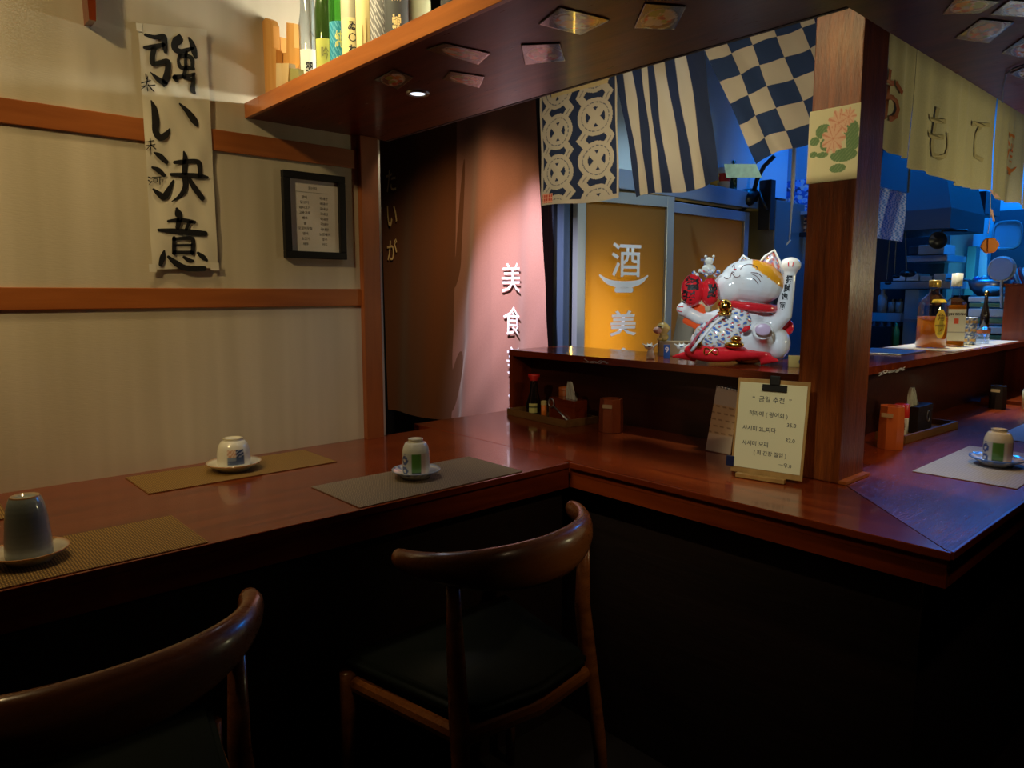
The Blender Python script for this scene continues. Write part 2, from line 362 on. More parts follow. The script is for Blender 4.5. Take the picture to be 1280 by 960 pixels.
def blob(name, bm, voxel, m, parent, fn=None, smooth=4):
    me = bpy.data.meshes.new('tmp'); bm.to_mesh(me); bm.free(); t = bpy.data.objects.new('tmp', me); COL.objects.link(t)
    r = t.modifiers.new('r', 'REMESH'); r.mode = 'VOXEL'; r.voxel_size = voxel; r.use_smooth_shade = True
    s = t.modifiers.new('s', 'SMOOTH'); s.iterations = smooth; s.factor = .5
    me2 = bpy.data.meshes.new_from_object(t.evaluated_get(bpy.context.evaluated_depsgraph_get())); bpy.data.objects.remove(t)
    me2.materials.clear(); me2.materials.append(m); me2.name = name
    for p in me2.polygons: p.use_smooth = True
    o = bpy.data.objects.new(name, me2); COL.objects.link(o); o.parent = parent
    if fn: color(o, fn)
    return o
def dup(root, loc, rz=0, label=None, group=None):
    r = root.copy(); COL.objects.link(r); r.location = loc; r.rotation_euler = (0, 0, rz)
    if label: r['label'] = label
    if group: r['group'] = group
    for ch in list(root.children):
        c = ch.copy(); COL.objects.link(c); c.parent = r
        for g in ch.children: d = g.copy(); COL.objects.link(d); d.parent = c
    return r

# ------------------------------------------------------------------ the room
WXL = -1.954
struct('floor', bx(-4.5, 2.5, -2.5, 6.2, -.05, 0), mat('dark floor', (.018, .014, .012), .45, vary=.3, bscale=8))
struct('ceiling', bx(-4.5, 2.5, -2.5, 6.2, 2.62, 2.68), mat('dark ceiling', (.06, .05, .045), .8))
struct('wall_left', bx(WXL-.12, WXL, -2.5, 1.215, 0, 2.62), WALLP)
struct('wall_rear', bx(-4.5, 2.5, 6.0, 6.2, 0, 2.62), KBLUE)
struct('wall_right', bx(2.4, 2.5, -2.5, 6.0, 0, 2.62), KDARK)
struct('wall_front', bx(-4.5, 2.5, -2.6, -2.5, 0, 2.62), KDARK)
struct('trim_1', bx(WXL, WXL+.007, -2.5, 1.135, 1.569, 1.623, bev=.002), TRIMY)
struct('trim_2', bx(WXL, WXL+.007, -2.5, 1.135, 1.163, 1.214, bev=.002), TRIMY)
struct('trim_3', bx(WXL, WXL+.022, 1.135, 1.195, 0, 1.665, bev=.002), TRIMZ)
struct('light_block_panel', bx(-.348, 2.4, 4.262, 4.32, 0, 2.62), mat('dark brown light block', (.05, .02, .01), .6))  # unseen screen added to keep blue kitchen light off pillar and counter
# far vestibule wall, dark
struct('wall_vestibule', bx(-4.5, -3.9, 1.3, 6.0, 0, 2.62), mat('vestibule wall', (.04, .05, .06), .6))

# ------------------------------------------------------------------ counters
t = thing('side_counter', 'long mahogany counter running along the cream wall under the scroll', 'counter')
obj('counter_top', bx(WXL+.001, -1.318, -1.4, 1.392, .718, .75), WY, t)
obj('counter_lip', bx(-1.3178, -1.3002, -1.4, 1.371, .736, .75), WY, t)
obj('edge_strip', bx(-1.300, -1.294, -1.4, 1.371, .736, .7515, bev=.0015), WY, t)
obj('apron', bx(-1.316, -1.302, -1.4, 1.378, .680, .734), WY, t)
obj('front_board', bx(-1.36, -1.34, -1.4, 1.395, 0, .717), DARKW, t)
t = thing('corner_counter', 'polished mahogany bar counter turning the corner round the pillar', 'counter')
b = B(); prism(b, [(-2.06, 1.395, .718), (-1.298, 1.395, .718), (-1.298, 1.38, .718), (-.389, 1.38, .718), (-.75, 1.74, .718), (-.75, 1.955, .718), (-2.06, 1.955, .718)], (0, 0, .032))
obj('counter_top', b, WX, t)
b = B(); prism(b, [(-.387, 1.382, .718), (-.387, 3.45, .718), (-.928, 3.45, .718), (-.928, 1.957, .718), (-.748, 1.957, .718), (-.748, 1.742, .718)], (0, 0, .032))
obj('counter_top', b, wood('scuffed mahogany', W_RED, W_RED2, 'Y', .24, .14, 2.2, .5, .12), t)
MC['scuffed mahogany'].node_tree.nodes['Principled BSDF'].inputs['Specular IOR Level'].default_value = .3
obj('edge_strip', bx(-1.293, -.383, 1.372, 1.380, .736, .7515, bev=.0015), WX, t)
obj('edge_strip', bx(-.387, -.380, 1.381, 3.45, .736, .7515, bev=.0015), WY, t)
obj('apron', bx(-1.316, -.389, 1.3805, 1.394, .682, .7175), WX, t)
obj('apron', bx(-.402, -.389, 1.3945, 3.45, .682, .7175), WY, t)
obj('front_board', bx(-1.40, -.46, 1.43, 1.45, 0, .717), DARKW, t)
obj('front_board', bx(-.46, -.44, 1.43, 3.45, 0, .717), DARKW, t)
t = thing('end_counter', 'short dark counter closing the far end of the bar counter', 'counter')
obj('counter_top', bx(-.90, .6, 3.46, 3.88, .735, .765, bev=.002), WX, t)
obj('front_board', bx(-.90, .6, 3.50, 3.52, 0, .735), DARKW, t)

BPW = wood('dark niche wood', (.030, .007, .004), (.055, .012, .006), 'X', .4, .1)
t = thing('raised_bar_ledge', 'raised mahogany ledge behind the corner counter carrying the lucky cat', 'ledge')
LT = .987
b = B(); prism(b, [(-2.05, 1.83, LT-.023), (-.85, 1.83, LT-.023), (-.85, 3.9, LT-.023), (-1.14, 3.9, LT-.023), (-1.14, 2.14, LT-.023), (-2.05, 2.14, LT-.023)], (0, 0, .023))
obj('ledge_top', b, WX, t)
obj('ledge_end_panel', bx(-2.05, -2.03, 1.832, 2.13, .751, LT-.023), WZ, t)
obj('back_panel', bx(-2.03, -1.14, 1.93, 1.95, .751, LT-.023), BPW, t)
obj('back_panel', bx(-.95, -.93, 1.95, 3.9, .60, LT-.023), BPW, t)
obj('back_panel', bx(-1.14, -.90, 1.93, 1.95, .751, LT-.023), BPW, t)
sq = [[(i*3+rnd.uniform(-1, 1), rnd.uniform(-4, 4), 1.1) for i in range(8)] for _ in range(2)]
ribbons(sq, lambda x, y: Vector((-1.66+x*.005, 1.8285, .972+y*.0016)), mat('pale marker', (.4, .4, .42), .6), t, 'marker_scribble')
ribbons([[(i*3+rnd.uniform(-1, 1), rnd.uniform(-5, 5), 1.3) for i in range(9)] for _ in range(3)],
        lambda x, y: Vector((-.8485, 2.24+x*.008, .963+y*.0014)), mat('pale marker 2', (.7, .7, .75), .6), t, 'marker_scribble')
t = thing('ledge_end_box', 'dark wooden box cabinet at the far end of the raised ledge', 'cabinet')
obj('body', bx(-.955, -.35, 3.905, 4.25, .70, 1.235, bev=.003), WZ, t)
obj('top_edge', bx(-.960, -.345, 3.902, 4.255, 1.235, 1.245), WX, t)

t = thing('wooden_pillar', 'square varnished wooden pillar standing on the counter corner', 'pillar')
obj('shaft', bx(-.828, -.717, 1.69, 1.828, .751, 2.62, bev=.003), PILW, t)
obj('foot_trim', bx(-.717, -.700, 1.69, 1.828, .751, .758), FASC, t)

# overhead shelf, L-shaped box
t = thing('overhead_shelf', 'wide glossy red-brown shelf box hanging over the counters with bottles on top', 'shelf')
b = B(); prism(b, [(-1.953, .812, 1.665), (.25, .812, 1.665), (.25, 4.2, 1.665), (-.555, 4.2, 1.665), (-.555, 1.235, 1.665), (-1.953, 1.235, 1.665)], (0, 0, .012))
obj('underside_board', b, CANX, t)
b = B(); prism(b, [(-1.953, .812, 1.678), (.25, .812, 1.678), (.25, 4.2, 1.678), (-.555, 4.2, 1.678), (-.555, 1.235, 1.678), (-1.953, 1.235, 1.678)], (0, 0, .012))
obj('shelf_board', b, WX, t)
obj('fascia', bx(-1.953, -1.8585, .800, .811, 1.664, 1.702, bev=.001), FASC, t)
obj('fascia', bx(-1.858, .25, .800, .811, 1.664, 1.702, bev=.001), FASC, t)
obj('rear_strip', bx(-1.953, -.556, 1.236, 1.244, 1.664, 1.73), DARKW, t)

# recessed downlight
t = thing('recessed_downlight', 'small round recessed downlight in the underside of the overhead shelf', 'light', (-1.445, 1.005, 1.6645))
obj('ring', lathe(B(), [(.018, -.001), (.020, -.004), (.026, -.004), (.028, 0), (.018, 0)], 24), STEEL, t)
obj('lens', lathe(B(), [(0, -.002), (.017, -.002), (.017, 0), (0, 0)], 20), mat('lit lens', (.9, .9, .9), .3, emit=(.85, .93, 1), es=1.6), t)
dup(t, (-.15, 1.15, 1.6645), 0, 'round recessed downlight in the shelf underside near the shelf corner', None)

# ------------------------------------------------------------------ food photographs stuck on the underside
def food(seed, dark=.03):
    r = random.Random(seed); pal = [(.85, .22, .04), (.90, .40, .10), (.65, .10, .04), (.90, .75, .50), (.35, .45, .10), (.9, .85, .8)]
    bl = [(r.uniform(.2, .8), r.uniform(.25, .75), r.uniform(.06, .15), r.choice(pal)) for _ in range(34)]
    pc = (r.uniform(.42, .58), r.uniform(.45, .6))
    def f(u, v):
        c = (dark, dark*.8, dark*.8)
        d = math.hypot((u-pc[0])/.46, (v-pc[1])/.42)
        if d < 1: c = (.50, .45, .40) if d > .88 else (.28, .12, .07)
        if d < .9:
            for (a, b2, rr, col) in bl:
                if (u-a)**2+(v-b2)**2 < rr*rr: c = col
        return c
    return f
def photo(quad, seed, label, z=1.6635):
    P = [at_z(*q, z) for q in quad]  # corners in order
    c = sum(P, Vector())/4
    t = thing('food_photo', label, 'photo', c)
    Q = [p-c for p in P]
    n = panel('photo_sheet', lambda u, v: (Q[0]*(1-u)+Q[1]*u)*(1-v)+(Q[3]*(1-u)+Q[2]*u)*v, 40, 30, food(seed), PRNG, t, thick=.0006)
photo([(468, 100), (492, 87), (517, 97), (497, 112)], 1, 'dim food photo under the shelf nearest the wall, left of the downlight')
photo([(532, 62), (556, 54), (613, 67), (598, 81)], 2, 'food photo under the shelf showing a round bowl, behind the downlight')
photo([(553, 99), (562, 89), (606, 96), (599, 110)], 3, 'small food photo under the shelf with an orange dish, just right of the downlight')
photo([(651, 56), (700, 54), (707, 76), (656, 81)], 4, 'food photo of a fried dish under the shelf above the ring-patterned flag')
photo([(673, 30), (700, 9), (763, 25), (726, 44)], 5, 'bright diamond-set food photo of a platter under the shelf above the striped flag')
photo([(792, 35), (806, 4), (858, 8), (843, 37)], 6, 'food photo of orange seafood under the shelf nearest the pillar')
photo([(1178, 18), (1196, -4), (1250, 2), (1226, 16)], 7, 'food photo in plastic under the right arm of the shelf, closest to the pillar')
photo([(1193, 48), (1226, 24), (1268, 28), (1236, 54)], 8, 'crinkled plastic-wrapped food photo under the right shelf arm, in the middle of the cluster')
photo([(1252, 66), (1280, 46), (1320, 55), (1290, 76)], 9, 'food photo under the right shelf arm, cut by the picture edge above the banner')
photo([(1238, 18), (1262, 0), (1310, 4), (1290, 22)], 10, 'food photo with a black corner under the right shelf arm, nearest the camera')
photo([(1262, 92), (1285, 82), (1310, 92), (1290, 104)], 11, 'farthest food photo under the right shelf arm, beside a thin black wire')
t = obj('ceiling_wire', tube(B(), [at_z(*q, 1.661) for q in ((1253, 128), (1254, 108), (1258, 92), (1266, 86), (1282, 80))], .0018, 6), BLACKP)
tag(t, 'thin black wire taped under the right shelf arm', 'wire')

# ------------------------------------------------------------------ calligraphy scroll on the wall
wl = lambda px, py, off=.0: at_x(px, py, WXL+off)
t = thing('calligraphy_scroll', 'tall white paper scroll with large black brush characters taped to the cream wall', 'scroll')
TL, TR_, BR, BL = (171, 30), (256, 38), (271, 335), (189, 337)
def scP(u, v):
    px = (TL[0]*(1-u)+TR_[0]*u)*(1-v)+(BL[0]*(1-u)+BR[0]*u)*v; py = (TL[1]*(1-u)+TR_[1]*u)*(1-v)+(BL[1]*(1-u)+BR[1]*u)*v
    o = .0095+.0012*sin(u*9+v*14)+.0010*sin(u*23-v*31)
    p = wl(px, py); p.x += o; return p
def scc(u, v):
    k = 1-.05*sin(u*17+3*sin(v*11)); return (.70*k, .66*k, .54*k)
panel('paper', scP, 24, 60, scc, PRN, t)
z1 = lambda x, y: wl(160+x/5.333, 20+y/5.333, .0122)
z2 = lambda x, y: wl(160+x/5.65, 180+y/5.65, .0122)
ribbons([[(115,125,16),(180,142,24),(235,138,32),(243,180,34),(250,238,20)], [(110,210,18),(170,205,28),(235,192,24)],
 [(175,215,30),(162,270,30),(168,318,28),(215,310,28),(262,305,32),(265,360,34),(250,430,40),(240,465,16)], [(250,450,26),(205,425,28),(150,375,5)],
 [(343,122,8),(335,155,56),(312,188,42),(318,222,34),(350,236,28),(400,225,24),(430,215,18)], [(405,145,10),(425,180,26),(440,230,34),(452,275,20)],
 [(345,262,20),(336,300,18),(352,342,22),(400,345,24),(438,352,16)], [(345,264,20),(400,268,24),(428,290,24),(430,338,22)],
 [(388,240,16),(384,300,18),(385,345,20),(372,400,22)], [(312,408,30),(360,402,22),(410,397,22),(442,385,16)], [(325,430,20),(312,410,26)],
 [(375,412,16),(428,424,18)], [(437,395,18),(435,440,22),(430,490,30),(445,513,14)],
 [(155,565,8),(175,620,32),(185,700,42),(185,770,36),(215,812,34),(255,790,34),(278,750,6)], [(345,585,10),(395,635,28),(440,695,36),(460,728,18)]], z1, INK, t, wk=1.22)
ribbons([[(90,447,8),(150,430,7)], [(118,385,8),(122,420,6)], [(92,470,7),(180,460,8)], [(130,405,8),(122,458,8),(90,487,5)], [(135,458,8),(160,490,9),(175,505,6)],
 [(128,475,6),(132,500,7)], [(122,840,6),(172,830,6)], [(147,815,7),(150,862,6)], [(118,865,6),(180,856,6)], [(150,862,7),(122,892,4)], [(155,862,6),(185,886,7)], [(152,878,7),(147,914,7)]], z1, INK, t)
ribbons([[(185,60,10),(225,85,34),(272,128,26)], [(172,165,14),(215,185,32),(255,222,22)], [(180,320,14),(215,350,32),(255,372,42),(290,320,32),(320,260,14)],
 [(395,55,12),(405,110,34),(400,220,36),(405,300,34),(370,365,26),(310,405,5)], [(330,130,22),(400,125,30),(480,122,28),(505,145,32),(510,228,26)],
 [(305,215,20),(400,220,30),(500,226,32),(560,236,18)], [(430,242,22),(470,310,34),(525,383,32)],
 [(345,458,18),(355,490,44),(365,520,36),(350,588,28)], [(285,545,16),(370,537,28),(470,552,22)], [(412,600,20),(432,560,22),(450,550,18)],
 [(215,607,16),(330,615,34),(450,625,38),(545,632,30)], [(325,665,24),(325,770,26)], [(322,672,20),(400,667,22),(458,676,26),(455,770,26)], [(330,716,16),(452,714,16)],
 [(325,766,24),(455,766,22)], [(255,757,14),(245,800,36),(230,850,26)], [(285,797,18),(340,842,36),(410,876,36),(538,880,32)],
 [(395,800,18),(430,820,26),(460,825,14)], [(495,770,18),(530,800,32),(555,820,18)]], z2, INK, t, wk=1.15)
ribbons([[(143,233,7),(162,240,7)], [(143,256,7),(157,263,7)], [(150,284,6),(168,264,7)], [(170,236,7),(235,232,6)], [(182,246,6),(205,246,6),(205,266,6),(183,268,6),(182,246,6)], [(225,235,7),(226,284,7)]], z2, INK, t)
for (a, c2) in (((170, 28), (178, 40)), ((250, 36), (259, 46)), ((186, 330), (196, 340)), ((263, 328), (274, 338))):
    p, q = wl(*a, .0126), wl(*c2, .0126)
    obj('tape', bx(p.x-.0003, p.x, p.y, q.y, q.z, p.z), mat('clear tape', (.75, .72, .62), .25), t)

# ------------------------------------------------------------------ framed menu
t = thing('framed_notice', 'black framed printed list of ingredients hung on the wall', 'frame', (WXL, .988, 1.42), 0)
fy, fz = .0955, .120; bw = .020
b = B()
for (y0, y1, z0, z1_) in ((-fy, fy, fz-bw, fz), (-fy, fy, -fz, -fz+bw), (-fy, -fy+bw, -fz+bw, fz-bw), (fy-bw, fy, -fz+bw, fz-bw)): box(b, .002, .020, y0, y1, z0, z1_, bev=.002)
obj('frame_rim', b, BLACKM, t)
obj('paper', bx(.004, .008, -fy+bw-.001, fy-bw+.001, -fz+bw-.001, fz-bw+.001), mat('notice paper', (.74, .70, .68), .6), t)
FP = lambda x0, z0: (lambda x, y: Vector((.0085, x0+x, z0+y)))
text('원산지', .010, INK, t, FP(-.004, .078))
obj('ruled_line', bx(.0082, .0085, -.055, .045, .066, .0666), INK, t)
L_ = ['광어', '닭고기', '돼지고기', '고춧가루', '배추', '쌀', '오징어무침', '연어', '소고기', '새우']; R2 = ['국내산']*7+['노르웨이', '호주', '인도']
for i in range(10):
    text(L_[i], .0095, INK, t, FP(-.030, .052-i*.0145)); text(R2[i], .0095, INK, t, FP(.030, .052-i*.0145))

# bracket at top left
t = thing('wooden_bracket', 'small dark wooden bracket foot on the upper wall left of the scroll', 'bracket')
b = B(); p = wl(110, 33)
prism(b, [(WXL, p.y-.008, p.z+.0), (WXL, p.y-.012, 2.2), (WXL, p.y+.022, 2.2), (WXL, p.y+.006, p.z)], (.05, 0, 0)); obj('upright', b, WZ, t)
obj('board', bx(WXL, WXL+.18, -.3, p.y+.03, 2.2, 2.225), WY, t)

# ------------------------------------------------------------------ curtains (noren)
CY = 2.18
BROWN = cloth_mat('brown linen', (.15, .055, .022), .15); PINKB = cloth_mat('mauve brown linen', (.34, .17, .14), .15)
def curtain_pt(x0t, x1t, x0b, x1b, zt, zb0, zb1, fold):
    def P(u, v):
        xt = x0t*(1-u)+x1t*u; xb = x0b*(1-u)+x1b*u; x = xt*(1-v)+xb*v
        z = zt*(1-v)+(zb0*(1-u)+zb1*u)*v
        return Vector((x, CY+fold(u, v), z))
    return P
t = thing('doorway_curtain', 'dark brown split curtain hanging in the doorway beside the wall post', 'curtain', group=None)
cx = lambda px, py: at_y(px, py, CY).x; cz = lambda px, py: at_y(px, py, CY).z
f1 = lambda u, v: .016*sin(u*9+.6*v)*(.3+.7*v)+.0025*sin(u*23+v*5)
P1 = curtain_pt(cx(473, 170), cx(592, 170), cx(484, 515), cx(578, 528), cz(480, 150), cz(484, 512), cz(568, 529), f1)
panel('cloth_panel', P1, 60, 60, lambda u, v: (.14, .05, .026), BROWN, t)
f2 = lambda u, v: -.03*(1-abs(2*u-1))-.012*(.25+.75*v)+.030*sin(u*10.5+1.8*v)*(.45+.55*v)+.006*sin(u*24+v*6)*(.2+v)+.006*sin(v*23+u*17)*max(0, v-.45)*3*sin(u*6+v*9)
P2 = curtain_pt(cx(572, 150), cx(672, 120), cx(562, 528), cx(697, 528), cz(620, 120), cz(566, 529), cz(690, 540), f2)
panel('cloth_panel', P2, 90, 100, lambda u, v: (.3, .2, .2), PINKB, t)
GOLDT = mat('gold thread', (.95, .78, .42), .6); WHT = mat('white print', (.86, .86, .90), .6)
def on_curtain(P, px, py, u0):
    base = Vector((cx(px, py), CY, cz(px, py)))
    return base
def warp(px, py, rangeP, fold):
    (xl, xr), (zt, zb) = rangeP; c = Vector((cx(px, py), CY, cz(px, py)))
    def F(x, y):
        X = c.x+x; Z = c.z+y; h = fold.ray_cast(Vector((X, CY-1, Z)), Vector((0, 1, 0))); return Vector((X, (h[0].y if h[0] else CY)-.012, Z))
    return F
from mathutils.bvhtree import BVHTree
BV = [BVHTree.FromPolygons([v.co for v in o.data.vertices], [tuple(p.vertices) for p in o.data.polygons]) for o in t.children]
r1 = ((cx(473, 170), cx(575, 400)), (cz(480, 150), cz(520, 520))); r2 = ((cx(566, 350), cx(682, 350)), (cz(620, 120), cz(640, 528)))
for ch, px, py in (('た', 490, 226), ('い', 491, 270), ('が', 491, 312)):
    text(ch, .1, GOLDT, t, warp(px, py, r1, BV[0]), .001, w=.095, h=.115, dense=.012)
for ch, px, py in (('美', 644, 347), ('食', 645, 401), ('美', 647, 451), ('酒', 648, 501)):
    text(ch, .1, WHT, t, warp(px, py, r2, BV[1]), .0003, w=.118, h=.128, dense=.006)
rod = tube(B(), [(-3.5, CY, cz(480, 148)), (-2.0, CY, cz(480, 148))], .012, 10)
obj('curtain_rod', rod, BLACKM, t)

# three flag curtains on a rod behind the pillar
FY = 1.86
NAVY = (.008, .018, .062); CREAM = (.46, .40, .32)
def smooth_box(v, a, b): return a <= v <= b
def pat_rings(u, v):
    # interlaced rings and diagonal bands
    if v < .10 and .15 < u < .9: return (.52, .40, .20)
    x = u*2.06; i = math.floor(x); y = v*2.95+.35+.17*i; fx = x-i-.5; fyv = y-math.floor(y)-.5
    d = math.hypot(fx, fyv); col = NAVY; a1 = abs(fx*1.15+fyv*.85)/1.43; a2 = abs(fx*1.15-fyv*.85)/1.43
    if .23 < d < .44 or a1 < .085 or a2 < .085: col = CREAM
    if abs(d-.335) < .010 and (math.atan2(fyv, fx)*5) % 1.6 < 1.2: col = (.10, .10, .13)
    if a1 < .010 and d > .44: col = (.15, .14, .16)
    if v > .965 or u < .03 or u > .975: col = CREAM
    if .02 < u < .17 and .90 < v < .985: col = (.50, .06, .03) if int(u*90) % 3 and int(v*90) % 3 else (.7, .3, .2)
    return col
def pat_str(u, v):
    for a, b_ in ((.07, .19), (.31, .38), (.46, .60), (.69, .81)):
        if a < u < b_: return CREAM if v > .07 or not (.46 < u < .6) else (.45, .36, .22)
    return NAVY
def pat_chk(u, v):
    x = u*4.5; y = v*5.8
    i, j = math.floor(x), math.floor(y)
    if (i+j) % 2 == 0: return CREAM
    return (.010, .03, .10)
def flag(label, q, fn, nu, nv, wv=1., wf=9):
    t = thing('patterned_flag_curtain', label, 'curtain', group='short patterned cotton curtains over the bar')
    A = [at_y(*p, FY) for p in q]
    def P(u, v):
        p = (A[0]*(1-u)+A[1]*u)*(1-v)+(A[3]*(1-u)+A[2]*u)*v
        p = p.copy(); p.y = FY+wv*(.012*sin(u*wf+v*2)*(.4+v)+.004*sin(u*21-v*9)); p.z += wv*.006*sin(u*6.2+1)*v*v; return p
    panel('cloth_panel', P, nu, nv, fn, PRNC, t)
    return t
flag('cream and navy curtain printed with interlaced rings, leftmost over the bar', [(675, 112), (770, 84), (776, 248), (675, 258)], pat_rings, 150, 220, .5)
flag('navy curtain with vertical white stripes hanging over the bar', [(769, 85), (877, 50), (903, 228), (792, 248)], pat_str, 120, 40)
flag('blue and white checked curtain pulled askew beside the pillar', [(876, 50), (1010, 4), (1062, 152), (942, 207)], pat_chk, 216, 232)
t = obj('curtain_rod', tube(B(), [(-2.08, FY, 1.925), (-.72, FY, 1.925)], .008, 10), BLACKM); tag(t, 'thin dark rod behind the pillar holding the patterned curtains', 'rod')

# long beige banner on the right, in three panels
BXp = -.80
t = thing('long_beige_banner', 'long beige linen banner with brown characters hanging right of the pillar', 'banner')
LIN = cloth_mat('beige linen', (.50, .44, .26), .2)
bp = lambda y, z: Vector((BXp, y, z))
segs = [(1.88, 2.234, 1.98, 1.575), (2.238, 2.962, 1.98, 1.55), (2.970, 3.402, 1.98, 1.54), (3.41, 4.1, 1.98, 1.53)]
bf = lambda y, z: .010*sin(y*13)+.006*sin(y*31+z*7)*(1.9-z)*3+.004*sin(y*57)
for k, (y0, y1, zt, zb) in enumerate(segs):
    panel('linen_panel', lambda u, v: Vector((BXp+bf(y0*(1-u)+y1*u, zt*(1-v)+zb*v), y0*(1-u)+y1*u, zt*(1-v)+(zb+.006*sin(u*7+k))*v)), 60, 20, lambda u, v: (.5, .45, .3), LIN, t)
BRR = mat('red brown print', (.30, .07, .02), .7); FAINT = mat('faint brown print', (.34, .28, .15), .8); ORR = mat('orange brown print', (.55, .16, .02), .7)
def onb(px, py):
    c = at_x(px, py, BXp)
    return lambda x, y: Vector((BXp+bf(c.y+x, c.z+y)+.004, c.y+x, c.z+y))
text('お', .12, BRR, t, onb(1108, 122), .001, w=.13, h=.125)
text('も', .1, FAINT, t, onb(1172, 168), 0, w=.13, h=.15)
text('て', .1, FAINT, t, onb(1224, 176), 0, w=.13, h=.13)
def bowl(P, m, par, s=1., nm='bowl_emblem'):
    ribbons([[(-.95*s, .28*s, .06*s), (-.6*s, .08*s, .16*s), (0, .0, .22*s), (.6*s, .08*s, .16*s), (.95*s, .28*s, .06*s)], [(-.3*s, -.16*s, .16*s), (.3*s, -.16*s, .16*s)]], P, m, par, nm)
text('酒', .1, ORR, t, onb(1266, 184), .002, w=.085, h=.105)
fB = onb(1265, 213); bowl(lambda x, y: fB(x, y), ORR, t, .07)
obj('banner_rod', tube(B(), [(BXp, 1.83, 1.985), (BXp, 4.1, 1.985)], .008, 10), BLACKM, t)
t = thing('pink_tassel', 'pale pink folded paper strip hanging from the banner on a string', 'ornament')
q = [at_x(x, y, -.79) for x, y in ((1238, 236), (1241, 258), (1241, 262))]
obj('string', tube(B(), [at_x(1238, 240, -.79), at_x(1238, 268, -.79), at_x(1235, 292, -.79)], .0012, 6), mat('cream string', (.6, .5, .35), .8), t)
b = B(); prism(b, [at_x(x, y, -.79) for x, y in ((1236, 236), (1243, 240), (1250, 247), (1243, 247))], (.002, 0, 0)); obj('paper_strip', b, mat('pink paper', (.75, .45, .40), .7), t)
b = B(); prism(b, [at_x(x, y, -.79) for x, y in ((1237, 261), (1240, 262), (1243, 276), (1241, 277))], (.002, 0, 0)); obj('paper_strip', b, MC['pink paper'], t)
c = at_x(1237, 307, -.79); s_h = .030
t = thing('hexagon_ornament', 'small orange hexagonal ornament dangling below the banner', 'ornament', c, R(16))
b = B(); prism(b, [Vector((s_h*cos(pi/3*i+.1), -.008, s_h*sin(pi/3*i+.1))) for i in range(6)], (0, .016, 0)); bmesh.ops.bevel(b, geom=b.edges[:], offset=.003, segments=2, affect='EDGES'); obj('body', b, mat('orange wood', (.80, .27, .06), .5), t)
obj('seam', tube(B(), [(-.004, -.009, -s_h*.85), (-.007, -.009, s_h*.85)], .0015, 6), BRR, t)

# lotus print on the pillar
t = thing('lotus_picture', 'cream picture of pink lotus flowers and green leaves stuck on the pillar', 'picture')
lv = [(.30, .30, .16, .10), (.13, .42, .10, .06), (.40, .48, .16, .10), (.12, .60, .08, .04), (.30, .62, .12, .04), (.85, .35, .14, .14), (.88, .50, .13, .12), (.72, .66, .26, .09), (.62, .83, .16, .06), (.60, .15, .12, .06)]
fl = [(.60, .22, .23), (.50, .42, .24), (.78, .16, .15)]
def lotus(u, v):
    c = (.60, .54, .33)
    for (x, y, a, b_) in lv:
        if ((u-x)/a)**2+((v-y)/b_)**2 < 1: c = (.13, .21, .09) if ((u-x)*7+(v-y)*9) % .5 > .12 else (.20, .27, .13)
    for (x, y, r) in fl:
        d = math.hypot(u-x, (v-y)*1.2); an = math.atan2(v-y, u-x)
        if d < r*(.70+.30*abs(cos(an*4.5))): c = (.66, .40, .27) if abs(sin(an*4.5)) > .35 and d > .02 else (.58, .25, .16)
    return c
panel('printed_sheet', lambda u, v: Vector((-.832+.117*u, 1.6885, 1.622-.165*v)), 80, 110, lotus, PRN, t, thick=.0006)

